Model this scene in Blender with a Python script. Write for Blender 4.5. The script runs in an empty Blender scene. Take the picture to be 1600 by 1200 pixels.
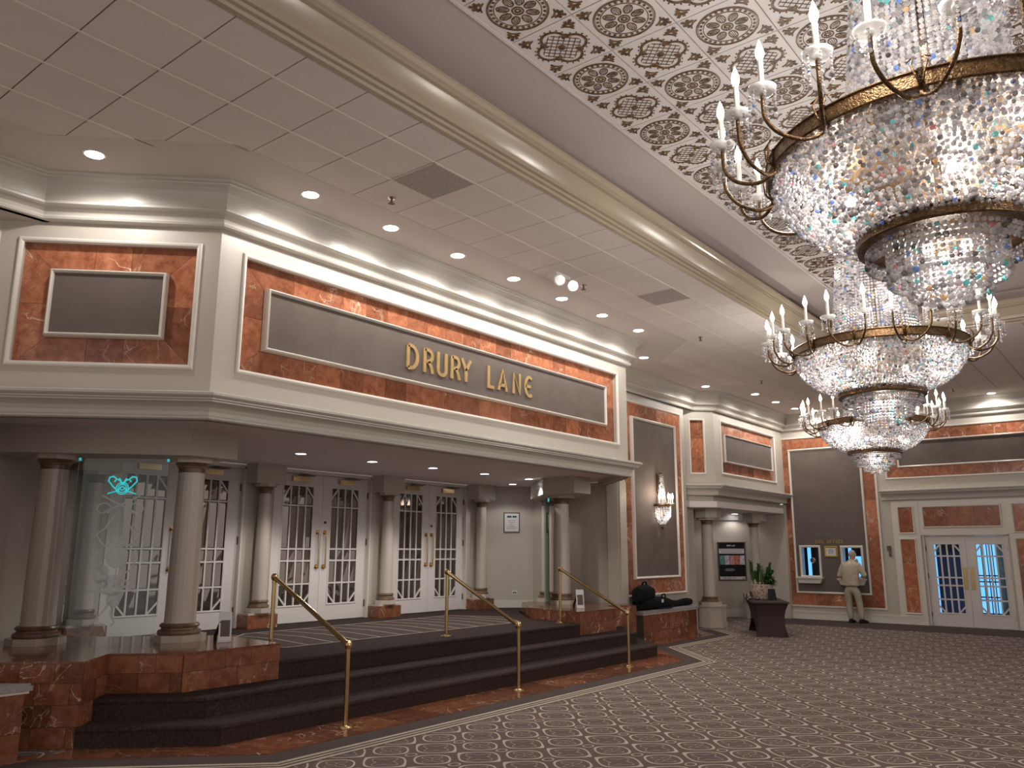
import bpy, math, random
from mathutils import Vector, Matrix
random.seed(7)
S = bpy.context.scene
COL = S.collection
R2 = 2 ** -0.5
# ---------------------------------------------------------------- camera
cam_d = bpy.data.cameras.new('camera'); cam = bpy.data.objects.new('camera', cam_d); COL.objects.link(cam)
cam_d.sensor_fit = 'HORIZONTAL'; cam_d.sensor_width = 36.0; cam_d.lens = 36.0 * 1264.8 / 1600.0
cam_d.clip_start = 0.05; cam_d.clip_end = 200
_y, _p, _r = math.radians(38.567), math.radians(11.547), math.radians(0.123)
fw = Vector((math.cos(_y) * math.cos(_p), math.sin(_y) * math.cos(_p), math.sin(_p)))
rt = Vector((math.sin(_y), -math.cos(_y), 0)); up = rt.cross(fw)
rt2 = rt * math.cos(_r) + up * math.sin(_r); up2 = -rt * math.sin(_r) + up * math.cos(_r)
m3 = Matrix((rt2, up2, -fw)).transposed()
cam.matrix_world = Matrix.Translation((0, 0, 1.79)) @ m3.to_4x4()
S.camera = cam
# ---------------------------------------------------------------- world, exposure
W = bpy.data.worlds.new('world'); S.world = W; W.use_nodes = True
W.node_tree.nodes['Background'].inputs[0].default_value = (1.0, 0.89, 0.83, 1)
W.node_tree.nodes['Background'].inputs[1].default_value = 0.56
S.view_settings.view_transform = 'Standard'; S.view_settings.look = 'None'
S.view_settings.exposure = 0.12; S.view_settings.gamma = 1.0; S.view_settings.use_curve_mapping = False
S.cycles.use_denoising = True
S.cycles.max_bounces = 6; S.cycles.diffuse_bounces = 3; S.cycles.glossy_bounces = 3
S.cycles.transmission_bounces = 4; S.cycles.transparent_max_bounces = 8
S.cycles.caustics_reflective = False; S.cycles.caustics_refractive = False
S.cycles.sample_clamp_indirect = 4.0
# light levels (watts) used by the lamp builders below
W_DOWN, W_SOFFIT, W_CHAND, W_SCONCE, W_ALCOVE = 40.0, 56.0, 270.0, 34.0, 6.0
LAMP = (1.0, 0.955, 0.90)

# ---------------------------------------------------------------- materials
def mat(name, col, rough=0.5, metal=0.0, spec=0.5, emit=None, estr=0.0, alpha=1.0, trans=0.0):
    m = bpy.data.materials.new(name); m.use_nodes = True
    b = m.node_tree.nodes['Principled BSDF']
    b.inputs['Base Color'].default_value = (*col, 1); b.inputs['Roughness'].default_value = rough
    b.inputs['Metallic'].default_value = metal; b.inputs['Specular IOR Level'].default_value = spec
    if emit: b.inputs['Emission Color'].default_value = (*emit, 1); b.inputs['Emission Strength'].default_value = estr
    b.inputs['Alpha'].default_value = alpha; b.inputs['Transmission Weight'].default_value = trans
    return m
def nd(m, t, **kw):
    n = m.node_tree.nodes.new(t)
    for k, v in kw.items():
        setattr(n, k, v)
    return n
def lk(m, a, b): m.node_tree.links.new(a, b)
def bsdf(m): return m.node_tree.nodes['Principled BSDF']
def noisy(m, c1, c2, scale=8.0, bump=0.0, bscale=60.0, detail=3.0):
    tc = nd(m, 'ShaderNodeTexCoord'); n = nd(m, 'ShaderNodeTexNoise'); n.inputs['Scale'].default_value = scale; n.inputs['Detail'].default_value = detail
    lk(m, tc.outputs['Object'], n.inputs['Vector'])
    r = nd(m, 'ShaderNodeValToRGB'); r.color_ramp.elements[0].position = 0.35; r.color_ramp.elements[1].position = 0.65
    r.color_ramp.elements[0].color = (*c1, 1); r.color_ramp.elements[1].color = (*c2, 1)
    lk(m, n.outputs['Fac'], r.inputs[0]); lk(m, r.outputs[0], bsdf(m).inputs['Base Color'])
    if bump:
        n2 = nd(m, 'ShaderNodeTexNoise'); n2.inputs['Scale'].default_value = bscale; lk(m, tc.outputs['Object'], n2.inputs['Vector'])
        b = nd(m, 'ShaderNodeBump'); b.inputs['Strength'].default_value = bump; b.inputs['Distance'].default_value = 0.01
        lk(m, n2.outputs['Fac'], b.inputs['Height']); lk(m, b.outputs[0], bsdf(m).inputs['Normal'])
    return m
def marble_mat(name, tint=1.0):
    m = mat(name, (0.3, 0.1, 0.05), 0.13, spec=0.5)
    tc = nd(m, 'ShaderNodeTexCoord'); oi = nd(m, 'ShaderNodeObjectInfo')
    cmb = nd(m, 'ShaderNodeCombineXYZ')
    mul = nd(m, 'ShaderNodeMath', operation='MULTIPLY'); lk(m, oi.outputs['Random'], mul.inputs[0]); mul.inputs[1].default_value = 37.0
    lk(m, mul.outputs[0], cmb.inputs[0]); lk(m, mul.outputs[0], cmb.inputs[1]); lk(m, mul.outputs[0], cmb.inputs[2])
    add = nd(m, 'ShaderNodeVectorMath', operation='ADD'); lk(m, tc.outputs['Object'], add.inputs[0]); lk(m, cmb.outputs[0], add.inputs[1])
    n1 = nd(m, 'ShaderNodeTexNoise'); n1.inputs['Scale'].default_value = 9; n1.inputs['Detail'].default_value = 6; n1.inputs['Roughness'].default_value = 0.7
    lk(m, add.outputs[0], n1.inputs['Vector'])
    r1 = nd(m, 'ShaderNodeValToRGB'); e = r1.color_ramp.elements
    e[0].position = 0.3; e[0].color = (0.24 * tint, 0.07 * tint, 0.032 * tint, 1); e[1].position = 0.72; e[1].color = (0.52 * tint, 0.21 * tint, 0.11 * tint, 1)
    lk(m, n1.outputs['Fac'], r1.inputs[0])
    # thin pale veins: ridges of a distorted noise
    nv = nd(m, 'ShaderNodeTexNoise'); nv.inputs['Scale'].default_value = 2.1; nv.inputs['Detail'].default_value = 5; nv.inputs['Distortion'].default_value = 1.3
    lk(m, add.outputs[0], nv.inputs['Vector'])
    sub = nd(m, 'ShaderNodeMath', operation='SUBTRACT'); lk(m, nv.outputs['Fac'], sub.inputs[0]); sub.inputs[1].default_value = 0.56
    ab = nd(m, 'ShaderNodeMath', operation='ABSOLUTE'); lk(m, sub.outputs[0], ab.inputs[0])
    rv = nd(m, 'ShaderNodeValToRGB'); ev = rv.color_ramp.elements
    ev[0].position = 0.0; ev[0].color = (1, 1, 1, 1); ev[1].position = 0.013; ev[1].color = (0, 0, 0, 1)
    lk(m, ab.outputs[0], rv.inputs[0])
    nm = nd(m, 'ShaderNodeTexNoise'); nm.inputs['Scale'].default_value = 1.7; lk(m, add.outputs[0], nm.inputs['Vector'])
    rm = nd(m, 'ShaderNodeValToRGB'); rm.color_ramp.elements[0].position = 0.48; rm.color_ramp.elements[1].position = 0.60
    lk(m, nm.outputs['Fac'], rm.inputs[0])
    vm = nd(m, 'ShaderNodeMath', operation='MULTIPLY'); lk(m, rv.outputs[0], vm.inputs[0]); lk(m, rm.outputs[0], vm.inputs[1])
    nv2 = nd(m, 'ShaderNodeTexNoise'); nv2.inputs['Scale'].default_value = 5.5; nv2.inputs['Detail'].default_value = 4; nv2.inputs['Distortion'].default_value = 2.0; lk(m, add.outputs[0], nv2.inputs['Vector'])
    s2 = nd(m, 'ShaderNodeMath', operation='SUBTRACT'); lk(m, nv2.outputs['Fac'], s2.inputs[0]); s2.inputs[1].default_value = 0.47
    a2 = nd(m, 'ShaderNodeMath', operation='ABSOLUTE'); lk(m, s2.outputs[0], a2.inputs[0])
    r2_ = nd(m, 'ShaderNodeValToRGB'); r2_.color_ramp.elements[0].color = (0.6, 0.6, 0.6, 1); r2_.color_ramp.elements[1].position = 0.008; r2_.color_ramp.elements[1].color = (0, 0, 0, 1); lk(m, a2.outputs[0], r2_.inputs[0])
    inv = nd(m, 'ShaderNodeMath', operation='MULTIPLY'); lk(m, r2_.outputs[0], inv.inputs[0]); lk(m, rm.outputs[0], inv.inputs[1])
    vmx = nd(m, 'ShaderNodeMath', operation='MAXIMUM'); lk(m, vm.outputs[0], vmx.inputs[0]); lk(m, inv.outputs[0], vmx.inputs[1]); vm = vmx
    mx = nd(m, 'ShaderNodeMix', data_type='RGBA'); lk(m, vm.outputs[0], mx.inputs[0]); lk(m, r1.outputs[0], mx.inputs[6]); mx.inputs[7].default_value = (0.72, 0.55, 0.42, 1)
    # tile to tile tone
    hs = nd(m, 'ShaderNodeHueSaturation'); mr = nd(m, 'ShaderNodeMapRange'); lk(m, oi.outputs['Random'], mr.inputs[0]); mr.inputs[3].default_value = 0.68; mr.inputs[4].default_value = 1.32
    lk(m, mr.outputs[0], hs.inputs['Value']); lk(m, mx.outputs[2], hs.inputs['Color'])
    lk(m, hs.outputs[0], bsdf(m).inputs['Base Color'])
    return m
M = {}
M['wall'] = mat('greige_paint', (0.53, 0.48, 0.415), 0.42)
M['trim'] = mat('cream_gloss_trim', (0.74, 0.69, 0.62), 0.28)
M['crown'] = mat('pearl_crown_paint', (0.54, 0.505, 0.45), 0.33)
M['beam'] = mat('beige_gloss_moulding', (0.42, 0.345, 0.25), 0.22)
M['marble'] = marble_mat('red_marble')
M['marble_floor'] = marble_mat('red_marble_floor', 0.62)
M['board'] = noisy(mat('taupe_fabric', (0.15, 0.12, 0.105), 0.8), (0.128, 0.098, 0.084), (0.148, 0.116, 0.10), 3.0)
M['ceil'] = noisy(mat('ceiling_tile', (0.7, 0.62, 0.59), 0.85), (0.69, 0.61, 0.58), (0.73, 0.65, 0.62), 2.0, 0.08, 300)
M['soffit'] = mat('soffit_paint', (0.62, 0.55, 0.51), 0.7)
M['coffer'] = mat('coffer_paint', (0.55, 0.475, 0.45), 0.6)
M['decor'] = mat('decor_tile_white', (0.72, 0.66, 0.64), 0.5)
M['ornament'] = noisy(mat('ornament_bronze', (0.10, 0.05, 0.02), 0.45), (0.06, 0.034, 0.018), (0.20, 0.105, 0.045), 18.0)
M['joint'] = mat('dark_joint', (0.10, 0.08, 0.07), 0.9)
M['door'] = mat('white_door_paint', (0.72, 0.67, 0.64), 0.35)
M['mirror'] = mat('bevelled_mirror_glass', (0.27, 0.23, 0.21), 0.03, metal=0.9)
M['glass_far'] = mat('door_glass', (0.8, 0.9, 1.0), 0.02, trans=1.0)
M['brass'] = mat('polished_brass', (0.62, 0.45, 0.22), 0.24, metal=1.0)
M['gold'] = noisy(mat('gold_letter', (0.50, 0.33, 0.13), 0.4, metal=0.35), (0.48, 0.31, 0.12), (0.56, 0.38, 0.16), 6.0)
M['goldf'] = mat('gilt_frame', (0.52, 0.33, 0.08), 0.35, metal=0.5)
M['darkframe'] = mat('dark_wood_frame', (0.10, 0.055, 0.03), 0.4)
M['bronze'] = noisy(mat('brown_column_base', (0.17, 0.10, 0.055), 0.35), (0.13, 0.075, 0.045), (0.22, 0.135, 0.08), 12)
M['column'] = mat('column_gloss', (0.56, 0.49, 0.43), 0.16)
M['stair'] = noisy(mat('stair_carpet', (0.06, 0.04, 0.035), 0.95, spec=0.1), (0.042, 0.028, 0.025), (0.07, 0.048, 0.043), 40.0, 0.5, 400)
M['border'] = noisy(mat('carpet_border', (0.085, 0.062, 0.055), 0.95, spec=0.1), (0.075, 0.055, 0.05), (0.10, 0.075, 0.067), 60.0)
M['stripe'] = noisy(mat('carpet_stripe', (0.32, 0.27, 0.21), 0.95, spec=0.1), (0.40, 0.34, 0.275), (0.50, 0.43, 0.36), 60.0)
M['black'] = noisy(mat('black_nylon', (0.012, 0.012, 0.014), 0.95, spec=0.15), (0.006, 0.006, 0.007), (0.012, 0.012, 0.015), 30.0)
M['blackpl'] = mat('black_plastic', (0.010, 0.010, 0.011), 0.65, spec=0.25)
M['cushion'] = noisy(mat('grey_cushion', (0.33, 0.31, 0.30), 0.9), (0.30, 0.28, 0.27), (0.36, 0.34, 0.33), 50.0)
M['spandex'] = mat('aubergine_cloth', (0.038, 0.016, 0.018), 0.75)
M['paper'] = mat('white_paper', (0.75, 0.74, 0.76), 0.6)
M['white'] = mat('white_plastic', (0.7, 0.68, 0.64), 0.4)
M['chrome'] = mat('chrome', (0.6, 0.6, 0.6), 0.15, metal=1.0)
M['dimglass'] = mat('dark_glass', (0.02, 0.025, 0.03), 0.06)
M['vent'] = noisy(mat('vent_mesh', (0.4, 0.35, 0.33), 0.8), (0.33, 0.285, 0.265), (0.46, 0.40, 0.375), 45.0)
M['candle'] = mat('candle_sleeve', (0.85, 0.80, 0.72), 0.4)
M['antique'] = noisy(mat('antique_brass', (0.13, 0.075, 0.035), 0.38, metal=0.8), (0.085, 0.048, 0.022), (0.20, 0.115, 0.05), 60.0, 0.6, 120)
M['bulb'] = mat('flame_bulb', (1, 0.9, 0.8), 0.3, emit=(1.0, 0.87, 0.72), estr=16.0)
M['lens'] = mat('downlight_lens', (1, 1, 1), 0.3, emit=(1.0, 0.97, 0.93), estr=7.0)
M['lens2'] = mat('soffit_lens', (1, 1, 1), 0.3, emit=(0.92, 0.92, 1.0), estr=3.5)
M['bob'] = mat('bobeche_glass', (0.95, 0.93, 0.92), 0.08, spec=0.8, alpha=0.55)
M['soffit2'] = mat('recess_soffit_white', (0.82, 0.75, 0.73), 0.6)
M['grid'] = mat('ceiling_grid_shadow', (0.30, 0.26, 0.25), 0.8)
M['blue'] = mat('blue_daylight_glow', (0.2, 0.5, 0.9), 0.4, emit=(0.16, 0.50, 1.0), estr=1.3)
M['navy'] = mat('dim_daylight', (0.02, 0.03, 0.08), 0.4, emit=(0.05, 0.08, 0.22), estr=0.13)
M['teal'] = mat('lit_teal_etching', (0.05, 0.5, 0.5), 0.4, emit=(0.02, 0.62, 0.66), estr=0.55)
M['etch'] = mat('etched_frost', (0.75, 0.82, 0.80), 0.8, alpha=0.5)
M['shirt'] = noisy(mat('beige_jacket', (0.36, 0.29, 0.20), 0.85), (0.46, 0.38, 0.28), (0.54, 0.46, 0.35), 12.0)
M['khaki'] = noisy(mat('khaki_trousers', (0.31, 0.27, 0.20), 0.85), (0.38, 0.34, 0.26), (0.45, 0.40, 0.32), 12.0)
M['skin'] = mat('skin', (0.48, 0.28, 0.20), 0.5)
M['hair'] = noisy(mat('grey_hair', (0.42, 0.38, 0.32), 0.8), (0.36, 0.33, 0.28), (0.48, 0.44, 0.37), 60)
M['leaf'] = noisy(mat('green_leaf', (0.045, 0.13, 0.03), 0.45), (0.03, 0.09, 0.022), (0.06, 0.17, 0.04), 9.0)
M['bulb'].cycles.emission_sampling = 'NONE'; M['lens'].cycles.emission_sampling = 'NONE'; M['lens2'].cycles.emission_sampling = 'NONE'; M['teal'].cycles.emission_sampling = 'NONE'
def pane_mat():
    m = mat('clear_glass_panel', (0.8, 0.95, 0.92), 0.03)
    nt = m.node_tree; nt.nodes.remove(bsdf(m)); out = nt.nodes['Material Output']
    t = nd(m, 'ShaderNodeBsdfTransparent'); t.inputs[0].default_value = (0.93, 0.97, 0.96, 1)
    g = nd(m, 'ShaderNodeBsdfGlossy'); g.inputs['Roughness'].default_value = 0.02; g.inputs[0].default_value = (0.65, 0.75, 0.72, 1)
    f = nd(m, 'ShaderNodeFresnel'); f.inputs[0].default_value = 1.5
    a = nd(m, 'ShaderNodeMath', operation='ADD'); lk(m, f.outputs[0], a.inputs[0]); a.inputs[1].default_value = 0.0
    x = nd(m, 'ShaderNodeMixShader'); lk(m, a.outputs[0], x.inputs[0]); lk(m, t.outputs[0], x.inputs[1]); lk(m, g.outputs[0], x.inputs[2]); lk(m, x.outputs[0], out.inputs[0])
    return m
M['pane'] = pane_mat()
def crystal_mat():
    m = mat('cut_crystal', (0.9, 0.9, 0.92), 0.04)
    nt = m.node_tree; nt.nodes.remove(bsdf(m)); out = nt.nodes['Material Output']
    geo = nd(m, 'ShaderNodeNewGeometry')
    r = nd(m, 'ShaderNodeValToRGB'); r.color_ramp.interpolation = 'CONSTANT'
    cols = [(0.0, (0.88, 0.84, 0.83)), (0.40, (0.58, 0.56, 0.58)), (0.64, (0.30, 0.28, 0.29)), (0.72, (1.0, 0.98, 0.97)), (0.945, (1.0, 0.72, 0.42)), (0.96, (0.30, 0.50, 1.0)), (0.98, (0.25, 0.85, 0.85)), (0.991, (1.0, 0.45, 0.50))]  # coloured tints imitate prismatic sparkle, painted into single beads
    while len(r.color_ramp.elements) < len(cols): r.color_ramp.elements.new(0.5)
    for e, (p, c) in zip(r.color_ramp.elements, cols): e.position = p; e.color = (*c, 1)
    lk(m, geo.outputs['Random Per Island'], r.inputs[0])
    d = nd(m, 'ShaderNodeBsdfTranslucent'); d2 = nd(m, 'ShaderNodeBsdfDiffuse'); g = nd(m, 'ShaderNodeBsdfGlossy'); g.inputs['Roughness'].default_value = 0.12
    t = nd(m, 'ShaderNodeBsdfTransparent'); t.inputs[0].default_value = (0.95, 0.95, 0.96, 1)
    for s in (d, d2, g): lk(m, r.outputs[0], s.inputs[0])
    x1 = nd(m, 'ShaderNodeMixShader'); x1.inputs[0].default_value = 0.5; lk(m, d.outputs[0], x1.inputs[1]); lk(m, d2.outputs[0], x1.inputs[2])
    x2 = nd(m, 'ShaderNodeMixShader'); x2.inputs[0].default_value = 0.5; lk(m, x1.outputs[0], x2.inputs[1]); lk(m, g.outputs[0], x2.inputs[2])
    x3 = nd(m, 'ShaderNodeMixShader'); x3.inputs[0].default_value = 0.25; lk(m, x2.outputs[0], x3.inputs[1]); lk(m, t.outputs[0], x3.inputs[2])
    lk(m, x3.outputs[0], out.inputs[0])
    return m
M['crystal'] = crystal_mat()
def carpet_mat():
    m = mat('patterned_carpet', (0.1, 0.08, 0.07), 0.95, spec=0.1)
    tc = nd(m, 'ShaderNodeTexCoord'); sp = nd(m, 'ShaderNodeSeparateXYZ'); lk(m, tc.outputs['Object'], sp.inputs[0])
    def mth(op, a, b=None, c=None):
        n = nd(m, 'ShaderNodeMath', operation=op)
        for i, v in enumerate((a, b, c)):
            if v is None: continue
            if isinstance(v, (int, float)): n.inputs[i].default_value = v
            else: lk(m, v, n.inputs[i])
        return n.outputs[0]
    u = mth('DIVIDE', mth('SUBTRACT', sp.outputs[0], 7.06-10.2), 0.635); v = mth('DIVIDE', mth('SUBTRACT', sp.outputs[1], 4.46-2.25), 0.52)
    cu = mth('COSINE', mth('MULTIPLY', u, 2*math.pi)); cv = mth('COSINE', mth('MULTIPLY', v, 2*math.pi))
    g = mth('ADD', cu, mth('MULTIPLY', cv, 0.75)); hh = mth('MULTIPLY', cu, cv)
    def near(x, c, w): return mth('LESS_THAN', mth('ABSOLUTE', mth('SUBTRACT', x, c)), w)
    big = near(g, 0.38, 0.11); small = near(g, -0.66, 0.11)
    # small ovals between the loops
    oval = mth('MULTIPLY', near(hh, -0.86, 0.035), mth('LESS_THAN', cu, 0.0))
    an = mth('ARCTAN2', mth('SINE', mth('MULTIPLY', v, 2*math.pi)), mth('SINE', mth('MULTIPLY', u, 2*math.pi)))
    pet = mth('MULTIPLY', mth('COSINE', mth('MULTIPLY', an, 4.0)), 0.30)
    fl = mth('MULTIPLY', mth('MAXIMUM', near(mth('ADD', g, pet), 1.15, 0.07), near(mth('SUBTRACT', g, pet), -1.4, 0.07)), 0.5)
    tot = mth('MAXIMUM', mth('MAXIMUM', big, small), mth('MAXIMUM', oval, fl))
    ns = nd(m, 'ShaderNodeTexNoise'); ns.inputs['Scale'].default_value = 90; lk(m, tc.outputs['Object'], ns.inputs['Vector'])
    fac = mth('MULTIPLY', tot, mth('ADD', 0.35, mth('MULTIPLY', ns.outputs['Fac'], 0.9)))
    mx = nd(m, 'ShaderNodeMix', data_type='RGBA'); lk(m, fac, mx.inputs[0]); mx.inputs[6].default_value = (0.14, 0.104, 0.094, 1); mx.inputs[7].default_value = (0.60, 0.51, 0.43, 1)
    lk(m, mx.outputs[2], bsdf(m).inputs['Base Color'])
    return m
M['carpet'] = carpet_mat()
def pot_mat():
    m = mat('patterned_pot', (0.4, 0.3, 0.25), 0.4)
    tc = nd(m, 'ShaderNodeTexCoord'); v = nd(m, 'ShaderNodeTexVoronoi'); v.inputs['Scale'].default_value = 24; lk(m, tc.outputs['Object'], v.inputs['Vector'])
    r = nd(m, 'ShaderNodeValToRGB'); e = r.color_ramp.elements; e[0].position = 0.25; e[0].color = (0.30, 0.10, 0.07, 1); e[1].position = 0.5; e[1].color = (0.55, 0.45, 0.36, 1)
    lk(m, v.outputs['Distance'], r.inputs[0]); lk(m, r.outputs[0], bsdf(m).inputs['Base Color'])
    return m
M['pot'] = pot_mat()

# ---------------------------------------------------------------- mesh helpers
OFF = {}
class MB:
    def __init__(s): s.v = []; s.f = []
    def add(s, v, f):
        k = len(s.v); s.v += [tuple(p) for p in v]; s.f += [tuple(i + k for i in q) for q in f]; return s
    def box(s, x0, x1, y0, y1, z0, z1):
        return s.add([(x0,y0,z0),(x1,y0,z0),(x1,y1,z0),(x0,y1,z0),(x0,y0,z1),(x1,y0,z1),(x1,y1,z1),(x0,y1,z1)],
                     [(0,3,2,1),(4,5,6,7),(0,1,5,4),(1,2,6,5),(2,3,7,6),(3,0,4,7)])
    def wbox(s, w, a0, a1, d0, d1, z0, z1):
        c = [w.P(a, d, z) for z in (z0, z1) for a, d in ((a0,d0),(a1,d0),(a1,d1),(a0,d1))]
        return s.add(c, [(0,1,2,3),(7,6,5,4),(0,4,5,1),(1,5,6,2),(2,6,7,3),(3,7,4,0)])
    def prism(s, poly, z0, z1):
        n = len(poly)
        if sum(poly[i][0]*poly[(i+1)%n][1]-poly[(i+1)%n][0]*poly[i][1] for i in range(n)) < 0: poly = poly[::-1]
        v = [(x,y,z0) for x,y in poly] + [(x,y,z1) for x,y in poly]
        return s.add(v, [tuple(range(n))[::-1], tuple(range(n,2*n))] + [(i,(i+1)%n,n+(i+1)%n,n+i) for i in range(n)])
    def wprism(s, w, poly, d0, d1):     # poly in wall coords (a, z)
        n = len(poly)
        if sum(poly[i][0]*poly[(i+1)%n][1]-poly[(i+1)%n][0]*poly[i][1] for i in range(n)) < 0: poly = poly[::-1]
        v = [w.P(a,d0,z) for a,z in poly] + [w.P(a,d1,z) for a,z in poly]
        return s.add(v, [tuple(range(n))[::-1], tuple(range(n,2*n))] + [(i,(i+1)%n,n+(i+1)%n,n+i) for i in range(n)])
    def lathe(s, prof, c=(0,0,0), seg=24, flute=0, fd=0.0):
        k = len(prof); v = []
        for j in range(seg):
            t = 2*math.pi*j/seg
            for r, z in prof:
                rr = r * (1 - fd * (0.5 + 0.5*math.cos(flute*t))) if flute else r
                v.append((c[0]+rr*math.cos(t), c[1]+rr*math.sin(t), c[2]+z))
        f = [(j*k+i, ((j+1)%seg)*k+i, ((j+1)%seg)*k+i+1, j*k+i+1) for j in range(seg) for i in range(k-1)]
        if prof[0][0] > 1e-6: f.append(tuple(j*k for j in range(seg))[::-1])
        if prof[-1][0] > 1e-6: f.append(tuple(j*k+k-1 for j in range(seg)))
        return s.add(v, f)
    def tube(s, pts, r, seg=8, cap=True):
        pts = [Vector(p) for p in pts]; n = len(pts); rs = r if isinstance(r, (list, tuple)) else [r]*n; v = []
        T = [(pts[min(i+1,n-1)]-pts[max(i-1,0)]).normalized() for i in range(n)]
        ref = Vector((0,0,1)) if abs(T[0].z) < 0.9 else Vector((1,0,0))
        N = T[0].cross(ref).normalized()
        for i in range(n):
            N = (N - T[i]*N.dot(T[i])).normalized(); B = T[i].cross(N)
            for j in range(seg):
                a = 2*math.pi*j/seg; v.append(pts[i] + (N*math.cos(a)+B*math.sin(a))*rs[i])
        f = [(i*seg+j, i*seg+(j+1)%seg, (i+1)*seg+(j+1)%seg, (i+1)*seg+j) for i in range(n-1) for j in range(seg)]
        if cap: f += [tuple(range(seg))[::-1], tuple(range((n-1)*seg, n*seg))]
        return s.add(v, f)
    def sweep(s, prof, path, closed=False):
        # prof: (p, z), p = projection to the right of the path direction; mitred
        n = len(path); k = len(prof); v = []
        def off(i):
            def nrm(a, b):
                d = (Vector(b)-Vector(a)).normalized(); return Vector((d.y, -d.x))
            if closed or 0 < i < n-1:
                n1 = nrm(path[i-1], path[i]); n2 = nrm(path[i], path[(i+1) % n]); m = (n1+n2); return m / max(1e-6, m.dot(n1))
            return nrm(path[0], path[1]) if i == 0 else nrm(path[n-2], path[n-1])
        for i in range(n):
            o = off(i)
            for p, z in prof: v.append((path[i][0]+o.x*p, path[i][1]+o.y*p, z))
        f = [(i*k+j, i*k+j+1, ((i+1)%n)*k+j+1, ((i+1)%n)*k+j) for i in range(n if closed else n-1) for j in range(k-1)]
        if not closed: f += [tuple(range(k))[::-1], tuple(range((n-1)*k, n*k))]
        return s.add(v, f)
    def stroke(s, fn, pts, t, d0, d1, closed=False):
        # flat stroke in 2-D mapped by fn(a, b, depth)
        n = len(pts); P = [Vector(p) for p in pts]; L = []; Rr = []
        for i in range(n):
            a = P[i-1] if (i or closed) else None; b = P[(i+1) % n] if (i < n-1 or closed) else None
            d1v = (P[i]-a).normalized() if a is not None else None; d2v = (b-P[i]).normalized() if b is not None else None
            n1 = Vector((-d1v.y, d1v.x)) if d1v is not None else None; n2 = Vector((-d2v.y, d2v.x)) if d2v is not None else None
            m = n1 if n2 is None else n2 if n1 is None else (n1+n2)
            base = n1 if n1 is not None else n2
            dd = m.dot(base); m = m / dd if dd > 0.35 else m.normalized()
            L.append(P[i]+m*t/2); Rr.append(P[i]-m*t/2)
        v = [fn(p.x,p.y,d) for d in (d0,d1) for p in L] + [fn(p.x,p.y,d) for d in (d0,d1) for p in Rr]
        l0, l1, r0, r1 = 0, n, 2*n, 3*n; f = []
        for i in range(n if closed else n-1):
            j = (i+1) % n
            f += [(l1+i,r1+i,r1+j,l1+j), (l0+i,l0+j,r0+j,r0+i), (l0+i,l1+i,l1+j,l0+j), (r0+i,r0+j,r1+j,r1+i)]
        if not closed: f += [(l0,r0,r1,l1), (l0+n-1,l1+n-1,r1+n-1,r0+n-1)]
        return s.add(v, f)
class WF:
    """wall frame: origin o, direction u along the wall (left to right), n into the room"""
    def __init__(s, o, u): s.o = o; s.u = u; s.n = (u[1], -u[0])
    def P(s, a, d, z): return (s.o[0]+s.u[0]*a+s.n[0]*d, s.o[1]+s.u[1]*a+s.n[1]*d, z)
def tag(o, label=None, cat=None, group=None, kind=None):
    if label: o['label'] = label
    if cat: o['category'] = cat
    if group: o['group'] = group
    if kind: o['kind'] = kind
    return o
def thing(name, loc=(0,0,0), label=None, cat=None, group=None, kind=None):
    e = bpy.data.objects.new(name, None); COL.objects.link(e); e.location = loc; e.empty_display_size = 0.1
    OFF[e.name] = Vector(loc); return tag(e, label, cat, group, kind)
def mesh(name, mb, m, smooth=False):
    me = bpy.data.meshes.new(name); me.from_pydata([tuple(p) for p in mb.v], [], mb.f); me.materials.append(M[m] if isinstance(m, str) else m)
    if smooth: me.polygons.foreach_set('use_smooth', [True]*len(me.polygons))
    me.update(); return me
def obj(name, mb, m, parent=None, smooth=False, sharp=22, label=None, cat=None, group=None, kind=None):
    v = mb.v
    if parent is None:
        xs = [p[0] for p in v]; ys = [p[1] for p in v]; zs = [p[2] for p in v]
        o0 = Vector(((min(xs)+max(xs))/2, (min(ys)+max(ys))/2, min(zs))); loc = o0
    else: o0 = OFF[parent.name]; loc = Vector((0,0,0))
    b2 = MB(); b2.f = mb.f; b2.v = [(p[0]-o0.x, p[1]-o0.y, p[2]-o0.z) for p in v]
    o = bpy.data.objects.new(name, mesh(name, b2, m, smooth)); COL.objects.link(o)
    o.parent = parent; o.location = loc; OFF[o.name] = o0
    if smooth: 
        try: o.data.set_sharp_from_angle(angle=math.radians(sharp))
        except Exception: pass
    return tag(o, label, cat, group, kind)
def piece(name, me, loc, parent, rz=0.0):
    """a small part that shares mesh data; loc in world coordinates"""
    o = bpy.data.objects.new(name, me); COL.objects.link(o); o.parent = parent
    o0 = OFF[parent.name]; o.location = (loc[0]-o0.x, loc[1]-o0.y, loc[2]-o0.z); o.rotation_euler = (0,0,rz); return o
def copy_tree(o, parent=None):
    c = o.copy(); COL.objects.link(c); c.parent = parent
    for ch in o.children: copy_tree(ch, c)
    return c
def frame_mb(w, a0, a1, z0, z1, d0, wd, t):
    prof = [(0,d0),(0,d0+0.55*t),(0.18*wd,d0+0.9*t),(0.45*wd,d0+t),(0.75*wd,d0+0.85*t),(0.9*wd,d0+0.5*t),(wd,d0+0.45*t),(wd,d0)]
    b = MB(); k = len(prof); v = []
    for s_, d in prof: v += [w.P(a0+s_,d,z0+s_), w.P(a1-s_,d,z0+s_), w.P(a1-s_,d,z1-s_), w.P(a0+s_,d,z1-s_)]
    f = []
    for i in range(k-1):
        for j in range(4):
            f.append((i*4+j, i*4+(j+1)%4, (i+1)*4+(j+1)%4, (i+1)*4+j))
    return b.add(v, f)
def splits(a, b, step):
    n = max(1, round((b-a)/step)); return [a+(b-a)*i/n for i in range(n+1)]
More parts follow.
